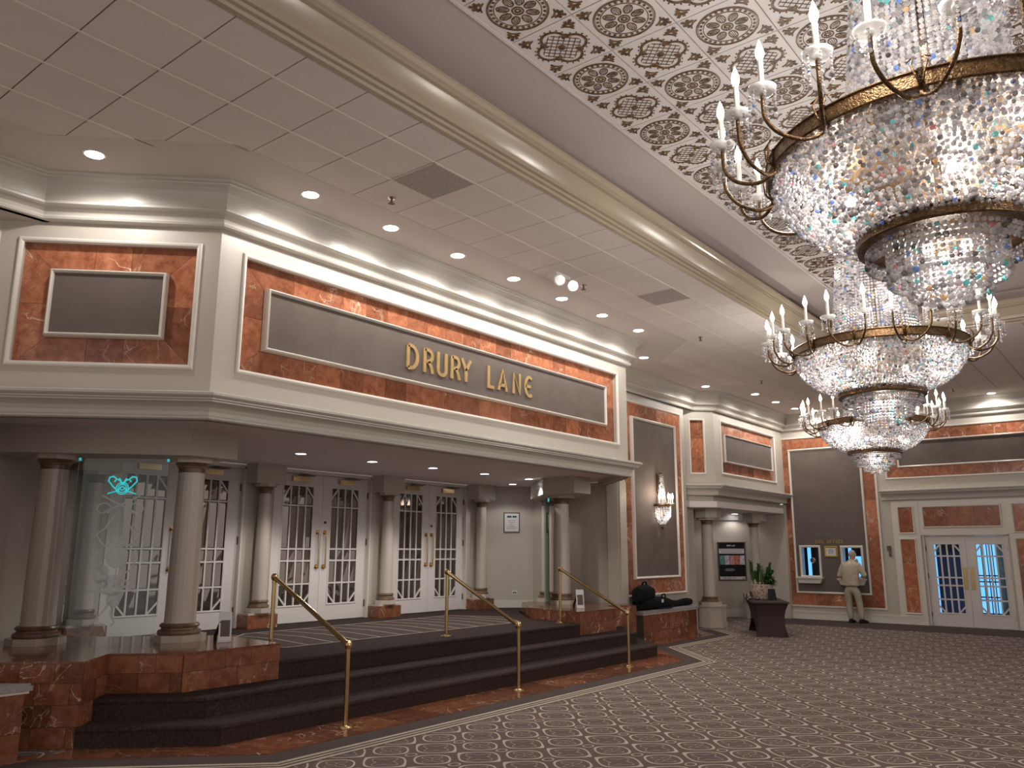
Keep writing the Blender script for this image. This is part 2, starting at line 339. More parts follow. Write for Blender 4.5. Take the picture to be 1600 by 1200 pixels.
def tile_poly(w, poly, d0, d1, parent, m='marble', name='marble_tile', g=0.0015):
    ca = sum(p[0] for p in poly)/len(poly); cz = sum(p[1] for p in poly)/len(poly)
    q = []
    for a, z in poly:
        da, dz = ca-a, cz-z; q.append((a+math.copysign(min(g,abs(da)),da), z+math.copysign(min(g,abs(dz)),dz)))
    return obj(name, MB().wprism(w, q, d0, d1+random.uniform(-0.0008,0.0008)), m, parent)
def marble_ring(w, A, B, d0, d1, parent, step=0.36):
    """mitred ring of marble tiles between outer rect A and inner rect B (a0,a1,z0,z1)"""
    a0,a1,z0,z1 = A; b0,b1,y0,y1 = B
    def row(lo, hi, f):
        xs = splits(lo, hi, step)
        return xs
    xs = row(b0, b1, None)
    for i in range(len(xs)-1):
        l = a0 if i == 0 else xs[i]; r = a1 if i == len(xs)-2 else xs[i+1]
        tile_poly(w, [(l,z1),(r,z1),(xs[i+1],y1),(xs[i],y1)], d0, d1, parent)
        tile_poly(w, [(l,z0),(r,z0),(xs[i+1],y0),(xs[i],y0)], d0, d1, parent)
    zs = splits(y0, y1, step)
    for i in range(len(zs)-1):
        l = z0 if i == 0 else zs[i]; r = z1 if i == len(zs)-2 else zs[i+1]
        tile_poly(w, [(a0,l),(a0,r),(b0,zs[i+1]),(b0,zs[i])], d0, d1, parent)
        tile_poly(w, [(a1,l),(a1,r),(b1,zs[i+1]),(b1,zs[i])], d0, d1, parent)
def arc(cx, cy, rx, ry, t0, t1, n):
    return [(cx+rx*math.cos(math.radians(t0+(t1-t0)*i/n)), cy+ry*math.sin(math.radians(t0+(t1-t0)*i/n))) for i in range(n+1)]
FONT = {
 'D': (0.50, [[(0,0.035),(0,0.965)], [(0,0.965)]+arc(0.12,0.5,0.36,0.465,90,-90,10)+[(0,0.035)]]),
 'R': (0.46, [[(0,0),(0,1)], [(0,0.965)]+arc(0.16,0.72,0.24,0.245,90,-90,8)+[(0.06,0.475)], [(0.2,0.475),(0.34,0.28),(0.43,0.0)]]),
 'U': (0.48, [[(0,1)]+arc(0.22,0.26,0.22,0.225,180,360,10)+[(0.44,1)]]),
 'Y': (0.54, [[(0,1),(0.26,0.5)], [(0.52,1),(0.26,0.5)], [(0.26,0.52),(0.26,0)]]),
 'L': (0.36, [[(0,1),(0,0.045),(0.34,0.045)]]),
 'A': (0.54, [[(0,0),(0.26,0.97),(0.52,0)], [(0.08,0.25),(0.44,0.25)]]),
 'N': (0.46, [[(0,0),(0,0.95),(0.42,0.05),(0.42,1)]]),
 'E': (0.48, [arc(0.30,0.5,0.28,0.46,55,305,14), [(0.03,0.5),(0.40,0.5)]]),
 'e': (0.42, [[(0.4,0.96),(0,0.96),(0,0.04),(0.4,0.04)], [(0,0.5),(0.33,0.5)]]),
 'B': (0.44, [[(0,0),(0,1)], [(0,0.96)]+arc(0.18,0.74,0.18,0.22,90,-90,8)+[(0,0.52)], [(0.18,0.52)]+arc(0.2,0.28,0.2,0.24,90,-90,8)+[(0,0.04)]]),
 'O': (0.60, [arc(0.28,0.5,0.27,0.46,0,360,16)]),
 'X': (0.48, [[(0,0),(0.46,1)], [(0,1),(0.46,0)]]),
 'F': (0.38, [[(0.37,0.96),(0,0.96),(0,0)], [(0,0.5),(0.3,0.5)]]),
 'I': (0.10, [[(0.03,0),(0.03,1)]]),
 'C': (0.52, [arc(0.30,0.5,0.28,0.46,50,310,14)]),
 'S': (0.40, [arc(0.19,0.74,0.17,0.22,30,270,8)+arc(0.19,0.28,0.18,0.24,90,-150,8)]),
 'W': (0.66, [[(0,1),(0.16,0.04),(0.32,0.9),(0.48,0.04),(0.64,1)]]),
 '!': (0.10, [[(0.03,0.3),(0.03,1)], [(0.03,0),(0.03,0.12)]]),
}
def text_on_wall(w, txt, a, z, h, d0, d1, m, parent, gap=0.16, t=0.13, space=0.5, xs=None, wide=1.0):
    k = 0
    for ch in txt:
        if ch == ' ': a += space*h; continue
        wd, strokes = FONT[ch]
        if xs: a = xs[k]
        k += 1
        b = MB()
        for st in strokes: b.stroke(lambda x, y, d, a=a: w.P(a+x*wide, d, z+y), [(p[0]*h, p[1]*h) for p in st], t*h, d0, d1)
        obj('letter', b, m, parent); a += (wd+gap)*h*wide
    return a
def spot(loc, energy, angle=100, blend=0.9, size=0.05, col=LAMP, target=None, parent=None):
    l = bpy.data.lights.new('lamp', 'SPOT'); l.energy = energy; l.spot_size = math.radians(angle); l.spot_blend = blend; l.shadow_soft_size = size; l.color = col
    o = bpy.data.objects.new('lamp_light', l); COL.objects.link(o); o.location = loc
    if target: o.rotation_euler = (Vector(target)-Vector(loc)).to_track_quat('-Z', 'Y').to_euler()
    if parent is not None: o.parent = parent; o.location = Vector(loc)-OFF[parent.name]
    return o
def point(loc, energy, size=0.1, col=LAMP, parent=None):
    l = bpy.data.lights.new('lamp', 'POINT'); l.energy = energy; l.shadow_soft_size = size; l.color = col
    o = bpy.data.objects.new('lamp_light', l); COL.objects.link(o); o.location = loc
    if parent is not None: o.parent = parent; o.location = Vector(loc)-OFF[parent.name]
    return o
# ================================================================ the setting
def grid_wall(w, a0, a1, z0, z1, d0, d1, holes):
    b = MB(); A = sorted({a0, a1} | {h[0] for h in holes} | {h[1] for h in holes}); Z = sorted({z0, z1} | {h[2] for h in holes} | {h[3] for h in holes})
    for i in range(len(A)-1):
        run = None
        for j in range(len(Z)-1):
            ca, cz = (A[i]+A[i+1])/2, (Z[j]+Z[j+1])/2
            solid = a0 < ca < a1 and z0 < cz < z1 and not any(h[0] < ca < h[1] and h[2] < cz < h[3] for h in holes)
            if solid: run = (run[0], Z[j+1]) if run else (Z[j], Z[j+1])
            if run and (not solid or j == len(Z)-2): b.wbox(w, A[i], A[i+1], d0, d1, *run); run = None
    return b
w_main = WF((4.30, 7.27), (1, 0)); w_cham = WF((3.06, 8.51), (R2, -R2)); w_far = WF((22.3, 8.2), (0, -1))
w_scon = WF((14.04, 8.50), (1, 0)); w_bay = WF((17.87, 8.13), (1, 0)); w_bayc = WF((17.40, 8.60), (R2, -R2))
w_door = WF((0, 11.6), (1, 0)); w_cert = WF((13.6, 11.6), (R2, -R2)); w_alc = WF((21.2, 10.0), (R2, -R2))
CEIL = 5.45
# floor
fl = obj('floor', MB().box(-3, 23.4, -8, 12.5, -0.1, 0.0), 'carpet', kind='structure')
tag(fl, 'brown carpet with cream interlaced ogee pattern')
STRIP = [(-2, 7.9), (3.25, 7.9), (4.67, 6.48), (12.69, 6.48), (14.1, 7.87), (16.95, 7.87), (17.7, 8.62)]
obj('carpet_border', MB().sweep([(-0.02, 0.0), (-0.02, 0.002), (0.50, 0.002), (0.50, 0.0)], STRIP), 'border', fl)
for p0, p1 in ((0.285, 0.335), (0.37, 0.405), (0.44, 0.49)):
    obj('carpet_stripe', MB().sweep([(p0, 0.0), (p0, 0.0035), (p1, 0.0035), (p1, 0.0)], STRIP), 'stripe', fl)
obj('carpet_border', MB().box(20.5, 22.25, -8, 8.3, 0.0, 0.002), 'border', fl)
def floor_tiles(p0, p1, q1, q0, step, rows=1):
    L = max((Vector(p1)-Vector(p0)).length, (Vector(q1)-Vector(q0)).length); n = max(1, round(L/step))
    lerp = lambda a, b, t: (a[0]+(b[0]-a[0])*t, a[1]+(b[1]-a[1])*t)
    for i in range(n):
        for r in range(rows):
            def pt(t, s): return lerp(lerp(p0, p1, t), lerp(q0, q1, t), s)
            e = 0.002
            q = [pt((i)/n+e/L, r/rows+e), pt((i+1)/n-e/L, r/rows+e), pt((i+1)/n-e/L, (r+1)/rows-e), pt(i/n+e/L, (r+1)/rows-e)]
            obj('marble_tile', MB().prism(q, 0.0, 0.007), 'marble_floor', fl)
floor_tiles((4.67, 6.48), (12.69, 6.48), (12.88, 7.12), (4.57, 7.12), 0.6)
floor_tiles((3.25, 7.9), (4.67, 6.48), (4.57, 7.12), (3.69, 8.0), 0.6)
floor_tiles((12.69, 6.48), (14.1, 7.87), (13.85, 8.05), (12.88, 7.1), 0.6)
floor_tiles((14.1, 7.87), (16.95, 7.87), (16.7, 8.2), (13.9, 8.06), 0.6)
floor_tiles((-2, 7.9), (3.25, 7.9), (3.4, 8.05), (-2, 8.05), 0.6)
# walls of the sign bump
holes_m = [(0.30, 7.76, 3.59, 4.81)]; holes_c = [(-0.165, 1.53, 3.575, 4.82)]
obj('wall_sign', grid_wall(w_main, 0, 8.10, 3.03, CEIL, -0.08, 0, holes_m).prism([(2.85, 8.9), (4.33, 7.36), (12.37, 7.36), (13.9, 8.9)], 3.2, CEIL), 'wall', kind='structure')
obj('wall_sign_left', grid_wall(w_cham, -0.45, 1.7536, 3.03, CEIL, -0.08, 0, holes_c), 'wall', kind='structure')
obj('wall_sign_right', MB().wbox(WF((12.40, 7.27), (R2, R2)), 0, 2.1, -0.08, 0, 3.03, CEIL), 'wall', kind='structure')
obj('wall_left', MB().box(-3, 2.95, 8.78, 9.0, 0, CEIL).box(2.9, 3.4, 8.78, 9.0, 3.1, CEIL).box(14.4, 17.9, 8.75, 8.95, 0, CEIL).box(13.8, 14.4, 8.75, 8.95, 3.15, CEIL), 'wall', kind='structure')
obj('wall_sconce', MB().wbox(w_scon, 0, 3.02, -0.25, 0, 0, 5.03), 'wall', kind='structure')
# recess behind the steps
REC = [(2.85, 8.72), (4.30, 7.27), (12.40, 7.27), (13.85, 8.72), (14.06, 8.75), (14.35, 10.85), (13.6, 11.6), (4.9, 11.6), (2.9, 9.6), (2.9, 8.75)]
obj('ceiling_recess', MB().prism(REC, 3.14, 3.2), 'soffit2', kind='structure')
DOORS = [(5.46, 7.62), (8.17, 10.33), (10.88, 13.02)]
b = MB()
for a0, a1 in ((4.9, 5.46), (7.62, 8.17), (10.33, 10.88), (13.02, 13.6)): b.wbox(w_door, a0, a1, -0.2, 0, 0.5, 3.14)
b.wbox(w_door, 4.9, 13.6, -0.2, -0.02, 3.09, 3.14).wbox(w_door, 4.9, 13.6, -0.32, -0.25, 0.5, 3.14)
obj('wall_entrance', b, 'wall', kind='structure')
obj('wall_entrance_right', MB().wbox(w_cert, 0, 1.07, -0.15, 0, 0.5, 3.14).prism([(14.05, 8.45), (14.35, 10.86), (14.55, 10.86), (14.3, 8.45)], 0.5, 3.14), 'wall', kind='structure')
obj('wall_entrance_left', MB().prism([(2.95, 8.78), (2.95, 9.65), (4.9, 11.6), (4.7, 11.8), (2.75, 9.85), (2.75, 8.78)], 0.5, 3.14), 'wall', kind='structure')
obj('baseboard_entrance', MB().wbox(w_cert, 0, 1.06, 0, 0.02, 0.57, 0.72), 'trim', kind='structure')
obj('trim_1', MB().wbox(w_cert, 0, 1.06, 0, 0.04, 3.0, 3.14), 'wall', kind='structure')
# bay beside the box office
b = grid_wall(w_bay, 0, 4.43, 3.03, CEIL, -0.08, 0, [(0.40, 3.79, 3.60, 4.81)])
b.prism([(17.5, 8.75), (17.92, 8.22), (22.3, 8.22), (22.3, 8.75)], 3.2, CEIL)
obj('wall_bay', b, 'wall', kind='structure')
obj('wall_bay_side', grid_wall(w_bayc, -0.2, 0.665, 3.03, CEIL, -0.08, 0, [(0.085, 0.41, 3.56, 4.80)]), 'wall', kind='structure')
obj('ceiling_alcove', MB().prism([(17.1, 8.55), (17.4, 8.6), (17.87, 8.13), (22.3, 8.13), (22.3, 9.2), (20.2, 11.4), (17.1, 11.4)], 2.76, 2.9), 'soffit2', kind='structure')
obj('wall_alcove', MB().wbox(w_alc, -1.6, 1.75, -0.15, 0, 0, 2.76), 'wall', kind='structure')
obj('wall_alcove_left', MB().box(16.95, 17.1, 8.75, 11.4, 0, 2.9).box(17.1, 20.1, 11.2, 11.4, 0, 2.9), 'wall', kind='structure')
obj('wall_alcove_right', MB().box(22.1, 22.3, 8.11, 9.2, 0, 3.0), 'wall', kind='structure')
obj('trim_2', MB().wbox(w_alc, -1.5, 1.3, 0, 0.05, 2.6, 2.76), 'wall', kind='structure')
obj('baseboard_alcove', MB().wbox(w_alc, -1.5, 1.28, 0, 0.025, 0, 0.2), 'trim', kind='structure')
# far wall with the box office and doors
TW = [(0.40, 0.905, 1.10, 1.885), (1.475, 1.985, 1.08, 1.875)]
obj('wall_far', grid_wall(w_far, 0, 16.2, 0, CEIL, -0.2, 0, TW + [(3.45, 5.26, 0, 2.16), (10.4, 12.2, 0, 2.16)]), 'wall', kind='structure')
obj('baseboard_far', MB().wbox(w_far, 0.02, 3.3, 0, 0.035, 0.0, 0.19).wbox(w_far, 0.02, 3.3, 0, 0.05, 0.17, 0.2).wbox(w_far, 5.4, 9.5, 0, 0.035, 0, 0.19), 'trim', kind='structure')
# ceiling --------------------------------------------------------
EDGE = [(-3, 7.5), (2.6, 7.5), (3.82, 6.28), (12.88, 6.28), (14.1, 7.5), (17.07, 7.5), (17.47, 7.1), (21.3, 7.1)]
CROWN = [(-3, 8.51), (3.06, 8.51), (4.30, 7.27), (12.40, 7.27), (13.64, 8.51), (17.49, 8.51), (17.89, 8.11), (22.31, 8.11), (22.31, -8)]
def edge(x):
    for (x0, y0), (x1, y1) in zip(EDGE, EDGE[1:]):
        if x0 <= x <= x1: return y0+(y1-y0)*(x-x0)/(x1-x0)
    return 7.1
CX0, CX1, CY0, CY1 = -2.6, 15.15, -3.2, 4.62
b = MB().box(-3, 22.4, CY1, 9, CEIL+0.02, CEIL+0.1).box(CX1, 22.4, -8, CY1, CEIL+0.02, CEIL+0.1).box(-3, CX1, -8, CY0, CEIL, CEIL+0.1).box(-3, CX0, CY0, CY1, CEIL, CEIL+0.1)
ceil = obj('ceiling', b, 'grid', kind='structure')
tag(ceil, 'grey lay-in tile ceiling')
# plain soffit band beside the crown
def wl(x):
    P = CROWN[:8]
    for (x0, y0), (x1, y1) in zip(P, P[1:]):
        if x0 <= x <= x1: return y0+(y1-y0)*(x-x0)/(x1-x0)
    return 8.1
xs = sorted({p[0] for p in EDGE} | {p[0] for p in CROWN[:8]} | {21.3})
b = MB()
for x0, x1 in zip(xs, xs[1:]):
    if x1-x0 > 0.01: b.prism([(x0, edge(min(x0, 21.3))), (x1, edge(min(x1, 21.3))), (x1, wl(x1)+0.4), (x0, wl(x0)+0.4)] if x1 <= 21.31 else [(x0, 4.0), (x1, 4.0), (x1, 8.5), (x0, 8.5)], CEIL, CEIL+0.03)
b.prism([(21.3, -8), (22.35, -8), (22.35, 4.0), (21.3, 4.0)], CEIL, CEIL+0.03)
obj('ceiling_border', b, 'soffit', ceil)
# lay-in tiles
T = 0.6096; GX, GY = 2.739, 5.093
tcache = {}
VENTS = {(4, 5.093), (12, 5.093)}
VENTP = []
def ctile(x0, x1, y0, y1):
    g = 0.006
    brk = sorted({x0, x1} | {p[0] for p in EDGE if x0 < p[0] < x1} | {x for x in [10.1-y1, y1+6.6, 24.57-y1, 10.1-y0, y0+6.6, 24.57-y0] if x0 < x < x1})
    top = [(x, min(y1, edge(min(x, 21.3)))) for x in brk]
    if max(t[1] for t in top) < y0+0.04: return
    top = [(x, max(y, y0+0.001)) for x, y in top]
    if all(abs(t[1]-y1) < 1e-6 for t in top):
        key = (round(x1-x0, 3), round(y1-y0, 3))
        if key not in tcache: tcache[key] = mesh('ceiling_tile', MB().box(g, x1-x0-g, g, y1-y0-g, 0, 0.014), 'ceil')
        piece('ceiling_tile', tcache[key], (x0, y0, CEIL), ceil)
    else:
        poly = [(x0+g, y0+g), (x1-g, y0+g)] + [(min(max(x, x0+g), x1-g), y-g) for x, y in top[::-1]]
        poly = [p for i, p in enumerate(poly) if (Vector(p)-Vector(poly[i-1])).length > 1e-4]
        obj('ceiling_tile', MB().prism(poly, CEIL, CEIL+0.014), 'ceil', ceil)
for k in range(-6, 31):
    x0 = GX+k*T; x1 = min(x0+T, 21.3)
    for y0, y1 in ((CY1, GY), (GY, GY+T), (GY+T, GY+2*T), (GY+2*T, GY+3*T), (GY+3*T, GY+4*T)):
        if x1-x0 < 0.05: continue
        if (k, y0) in VENTS: VENTP.append((x0, y0)); continue
        ctile(x0, x1, y0, y1)
    if x0 >= CX1-0.3:
        for j in range(1, 10):
            y1 = GY-j*T; y0 = y1-T
            if j == 1: y1 = CY1
            ctile(max(x0, CX1), x1, GY-(j+1)*T, y1 if j > 1 else CY1)
for (x0, y0), lab in zip(VENTP, ('dark square air vent above the sign panel, nearest the first downlights', 'dark square air vent in ceiling beyond the twin emergency light')):
    v = thing('ceiling_vent', (x0+T/2, y0+T/2, CEIL), lab, 'air vent')
    obj('vent_face', MB().box(x0+0.012, x0+T-0.012, y0+0.012, y0+T-0.012, CEIL-0.004, CEIL+0.016), 'vent', v)
    fr = MB()
    for s in ((x0, x0+T, y0, y0+0.012), (x0, x0+T, y0+T-0.012, y0+T), (x0, x0+0.012, y0, y0+T), (x0+T-0.012, x0+T, y0, y0+T)): fr.box(*s, CEIL-0.006, CEIL+0.016)
    obj('vent_frame', fr, 'ceil', v)
# exposed grid bars between the tile rows
for yy, xe in ((GY, 21.3), (GY+T, 21.3), (GY+2*T, 3.76), (GY+3*T, 3.15)): obj('grid_bar', MB().box(-1.0, xe, yy-0.011, yy+0.011, CEIL-0.004, CEIL+0.004), 'trim', ceil)
# crown moulding
CP = [(0, 5.025), (0.06, 5.025), (0.085, 5.035), (0.095, 5.055), (0.085, 5.075), (0.065, 5.082), (0.078, 5.115), (0.12, 5.137), (0.125, 5.142), (0.165, 5.147), (0.187, 5.16), (0.187, 5.185), (0.17, 5.196), (0.158, 5.203), (0.16, 5.26), (0.170, 5.31), (0.192, 5.355), (0.225, 5.39), (0.265, 5.408), (0.27, 5.42), (0.305, 5.424), (0.312, 5.435), (0.31, 5.45), (0, 5.45)]
obj('trim_3', MB().sweep(CP, CROWN), 'crown', kind='structure', label='pearl cream crown moulding under the ceiling', smooth=True, sharp=14)
obj('trim_4', MB().box(-3, 3.1, 8.45, 8.8, 5.025, 5.44).box(13.6, 17.5, 8.45, 8.8, 5.025, 5.44), 'wall', kind='structure')
# ledges
LP = [(-0.03, 3.03), (0.04, 3.03), (0.06, 3.042), (0.062, 3.06), (0.045, 3.075), (0.05, 3.11), (0.075, 3.15), (0.12, 3.18), (0.165, 3.193), (0.165, 3.208), (0.19, 3.212), (0.19, 3.228), (0.215, 3.232), (0.235, 3.248), (0.235, 3.272), (0.215, 3.285), (0.18, 3.29), (-0.03, 3.29)]
obj('trim_5', MB().sweep(LP, [(2.70, 8.87), (4.30, 7.27), (12.40, 7.27), (13.88, 8.75)]), 'crown', kind='structure', label='moulded ledge under the lettered sign wall', smooth=True)
obj('trim_6', MB().sweep(LP, [(17.25, 8.75), (17.40, 8.60), (17.87, 8.13), (22.3, 8.13)]), 'crown', kind='structure', label='moulded ledge over the poster alcove', smooth=True)
obj('trim_7', MB().sweep(LP, [(22.3, 5.63), (22.3, -1.5)]), 'crown', kind='structure', label='moulded ledge over the far double doors', smooth=True)
# coffer
b = MB(); zc = 6.0
b.box(CX0-0.2, CX1+0.2, CY0-0.2, CY1+0.2, zc, zc+0.1)
for s in ((CX0-0.2, CX1+0.2, CY1, CY1+0.2), (CX0-0.2, CX1+0.2, CY0-0.2, CY0), (CX0-0.2, CX0, CY0, CY1), (CX1, CX1+0.2, CY0, CY1)): b.box(*s, CEIL+0.1, zc)
cof = obj('ceiling_coffer', b, 'coffer', kind='structure', label='raised coffer with decorated panel')
BP = [(-0.03, 5.44), (0.03, 5.43), (0.04, 5.455), (0.03, 5.47), (0.055, 5.475), (0.065, 5.50), (0.055, 5.51), (0.085, 5.515), (0.095, 5.555), (0.11, 5.57), (0.175, 5.66), (0.185, 5.675), (0.18, 5.69), (0.205, 5.695), (0.205, 5.725), (0.225, 5.735), (0.245, 5.77), (0.245, 5.80), (0.22, 5.805), (-0.03, 5.805)]
obj('trim_8', MB().sweep(BP, [(CX0, CY1), (CX1, CY1), (CX1, CY0), (CX0, CY0)], closed=True), 'beam', kind='structure', label='beige cornice moulding around the ceiling coffer', smooth=True)
# decorated coffer tiles
DX1, DY1, DT = 13.33, 3.83, 0.61
def orn(kind):
    b = MB(); fn = lambda x, y, d: (x*DT, y*DT, -d*0.01); Sx = lambda pts, t, c=False: b.stroke(fn, pts, t, 0.05, 0.5, c)
    for q in range(4):
        an = math.radians(45+90*q); ca, sa = math.cos(an), math.sin(an)
        Rr = lambda x, y: (x*ca-y*sa, x*sa+y*ca)
        base = 0.50 if kind == 'A' else 0.53
        for dx, dy, L in ((0.0, 0.0, 0.11), (-0.01, 0.05, 0.08), (-0.01, -0.05, 0.08), (-0.045, 0.075, 0.055), (-0.045, -0.075, 0.055)):
            th = math.atan2(dy, 0.09)
            p = [Rr(base+dx+L*t*math.cos(th), dy*0.5+L*t*math.sin(th)) for t in (0, 0.5, 1)]
            Sx(p, 0.042)
        Sx([Rr(base-0.07, -0.09), Rr(base-0.045, -0.03), Rr(base-0.045, 0.03), Rr(base-0.07, 0.09)], 0.022)
    if kind == 'A':
        for rr, t in ((1.0, 0.022), (1.13, 0.010)):
            for q in range(4):
                c = math.radians(90*q); cx, cy = 0.2*math.cos(c), 0.2*math.sin(c)
                Sx([(cx+0.165*rr*math.cos(c+math.radians(a)), cy+0.165*rr*math.sin(c+math.radians(a))) for a in range(-118, 119, 20)], t)
        for q in range(4):
            c = math.radians(45+90*q)
            Sx([(0.30*math.cos(c+a*0.2)*(1-abs(a)*0.18), 0.30*math.sin(c+a*0.2)*(1-abs(a)*0.18)) for a in (-1, -0.5, 0, 0.5, 1)], 0.018)
            for k in range(7):
                c2 = math.radians(90*q-70+k*23); bx, by = 0.2*math.cos(math.radians(90*q)), 0.2*math.sin(math.radians(90*q))
                Sx([(bx+0.20*math.cos(c2), by+0.20*math.sin(c2)), (bx+0.222*math.cos(c2), by+0.222*math.sin(c2))], 0.02)
        for k in range(-4, 5):
            o = k*0.075; Lh = 0.26*math.sqrt(max(0.0, 1-(o/0.36)**2))
            for sgn in (1, -1):
                Sx([((o-Lh*sgn)*R2*1.0+0, (o*1.0+Lh*sgn)*R2), ((o+Lh*sgn)*R2, (o-Lh*sgn)*R2)] if sgn == 1 else [((-o-Lh)*R2, (o-Lh)*R2), ((-o+Lh)*R2, (o+Lh)*R2)], 0.007)
        Sx(arc(0, 0, 0.045, 0.045, 0, 345, 12), 0.02, True)
        for k in range(6): Sx([(0, 0), (0.03*math.cos(k*1.047), 0.03*math.sin(k*1.047))], 0.014)
    else:
        for rr, t in ((0.405, 0.012), (0.385, 0.006), (0.315, 0.009)): Sx(arc(0, 0, rr, rr, 0, 350, 36), t, True)
        for k in range(28):
            a = 2*math.pi*k/28; Sx([(0.335*math.cos(a), 0.335*math.sin(a)), (0.368*math.cos(a), 0.368*math.sin(a))], 0.036)
        for k in range(8):
            a = 2*math.pi*k/8; cx, cy = 0.20*math.cos(a), 0.20*math.sin(a)
            Sx([(cx+0.085*math.cos(t)*math.cos(a)-0.055*math.sin(t)*math.sin(a), cy+0.085*math.cos(t)*math.sin(a)+0.055*math.sin(t)*math.cos(a)) for t in [i*0.571 for i in range(11)]], 0.014, True)
            for s in (-0.03, 0.0, 0.03):
                Sx([(cx+(-0.06)*math.cos(a)-s*math.sin(a), cy+(-0.06)*math.sin(a)+s*math.cos(a)), (cx+0.06*math.cos(a)-s*math.sin(a)*0.6, cy+0.06*math.sin(a)+s*math.cos(a)*0.6)], 0.007)
        Sx(arc(0, 0, 0.075, 0.075, 0, 345, 12), 0.018, True)
        for k in range(9): a = 2*math.pi*k/9; Sx([(0.02*math.cos(a), 0.02*math.sin(a)), (0.05*math.cos(a), 0.05*math.sin(a))], 0.016)
    return mesh('painted_ornament', b, 'ornament')
OA, OB = orn('A'), orn('B')
h = DT/2
TM = mesh('decor_tile', MB().box(-h+0.006, h-0.006, -h+0.006, h-0.006, 0, 0.018), 'decor')
for i in range(20):
    for j in range(9):
        x, y = DX1-h-i*DT, DY1-h-j*DT
        tl = piece('decor_tile', TM, (x, y, zc-0.018), cof); OFF[tl.name] = Vector((x, y, zc-0.018))
        og = bpy.data.objects.new('painted_ornament', OA if (i+j) % 2 else OB); COL.objects.link(og); og.parent = tl; og.location = (0, 0, 0); og.rotation_euler = (0, 0, 0)
b = MB()
x0, x1, y0, y1 = DX1-20*DT, DX1, DY1-9*DT, DY1
b.box(x0-0.05, x1+0.05, y1, y1+0.03, zc-0.03, zc).box(x1, x1+0.03, y0, y1, zc-0.03, zc)
obj('panel_edging', b, 'decor', cof)
# ================================================================ sign panels
def sign_panel(w, A, B, label, name='signboard', dm=-0.07, db=-0.005, fo=0.05, cat='sign panel'):
    """A outer frame rect, B inner board rect (outer edge of its frame)"""
    t = thing(name, w.P((A[0]+A[1])/2, 0, A[2]), label, cat)
    obj('outer_frame', frame_mb(w, *A, -0.01, fo, 0.04), 'trim', t, smooth=True)
    I = (A[0]+fo*0.8, A[1]-fo*0.8, A[2]+fo*0.8, A[3]-fo*0.8)
    Bi = (B[0]+0.03, B[1]-0.03, B[2]+0.03, B[3]-0.03)
    marble_ring(w, I, Bi, dm-0.01, dm, t)
    obj('fabric_board', MB().wbox(w, B[0]+0.02, B[1]-0.02, dm-0.005, db, B[2]+0.02, B[3]-0.02), 'board', t)
    obj('board_frame', frame_mb(w, *B, dm+0.01, 0.045, db-dm+0.03), 'trim', t, smooth=True)
    return t
sg = sign_panel(w_main, (0.26, 7.80, 3.55, 4.85), (0.586, 7.40, 3.855, 4.545), 'long red marble sign panel with gold lettering over the entrance steps')
text_on_wall(w_main, 'DRURY LANE', 0, 4.035, 0.315, -0.004, 0.016, 'gold', sg, t=0.145, xs=[2.69, 2.99, 3.24, 3.51, 3.705, 4.275, 4.50, 4.845, 5.12], wide=1.1)
sign_panel(w_cham, (-0.204, 1.573, 3.535, 4.86), (0.13, 1.255, 3.844, 4.536), 'square red marble panel with blank grey board on angled wall')
sign_panel(w_bay, (0.35, 3.85, 3.55, 4.86), (0.56, 3.62, 3.855, 4.545), 'red marble panel with blank grey board above poster alcove')
t = thing('marble_plaque', w_bayc.P(0.25, 0, 3.52), 'narrow upright red marble panel above the alcove column', 'wall panel')
obj('outer_frame', frame_mb(w_bayc, 0.045, 0.45, 3.52, 4.84, -0.01, 0.045, 0.035), 'trim', t, smooth=True)
for z0, z1 in ((3.55, 3.95), (3.95, 4.38), (4.38, 4.81)): tile_poly(w_bayc, [(0.08, z0), (0.415, z0), (0.415, z1), (0.08, z1)], -0.075, -0.065, t)
# sconce panel
t = thing('wall_panel', w_scon.P(1.5, 0, 0.86), 'tall grey fabric panel framed in red marble behind the sconce', 'wall panel')
obj('outer_frame', frame_mb(w_scon, 0.20, 2.82, 0.86, 4.86, 0, 0.045, 0.045), 'trim', t, smooth=True)
marble_ring(w_scon, (0.24, 2.78, 0.90, 4.82), (0.56, 2.44, 1.23, 4.50), 0.0, 0.012, t)
obj('fabric_board', MB().wbox(w_scon, 0.57, 2.43, 0.01, 0.045, 1.24, 4.49), 'board', t)
obj('board_frame', frame_mb(w_scon, 0.53, 2.47, 1.20, 4.53, 0.012, 0.055, 0.075), 'trim', t, smooth=True)
# box office panel
t = thing('box_office_panel', w_far.P(1.2, 0, 0.34), 'box office wall of grey fabric framed in red marble', 'wall panel')
obj('outer_frame', MB().wbox(w_far, 2.44, 2.49, 0, 0.04, 0.32, 4.84).wbox(w_far, 0, 2.44, 0, 0.04, 0.32, 0.36).wbox(w_far, 0, 2.44, 0, 0.04, 4.80, 4.84), 'trim', t)
marble_ring(w_far, (0.0, 2.44, 0.36, 4.80), (0.27, 2.11, 0.70, 4.47), 0.0, 0.012, t, 0.5)
obj('fabric_board', grid_wall(w_far, 0.27, 2.11, 0.70, 4.47, 0.005, 0.03, TW), 'board', t)
obj('board_frame', frame_mb(w_far, 0.23, 2.15, 0.66, 4.51, 0.01, 0.055, 0.06), 'trim', t, smooth=True)
text_on_wall(w_far, 'BOX OFFICe'.replace('e', 'e'), 0, 1.965, 0.09, 0.03, 0.045, 'gold', t, t=0.17, xs=[0.825, 0.905, 0.985, 1.125, 1.215, 1.29, 1.365, 1.41, 1.495])
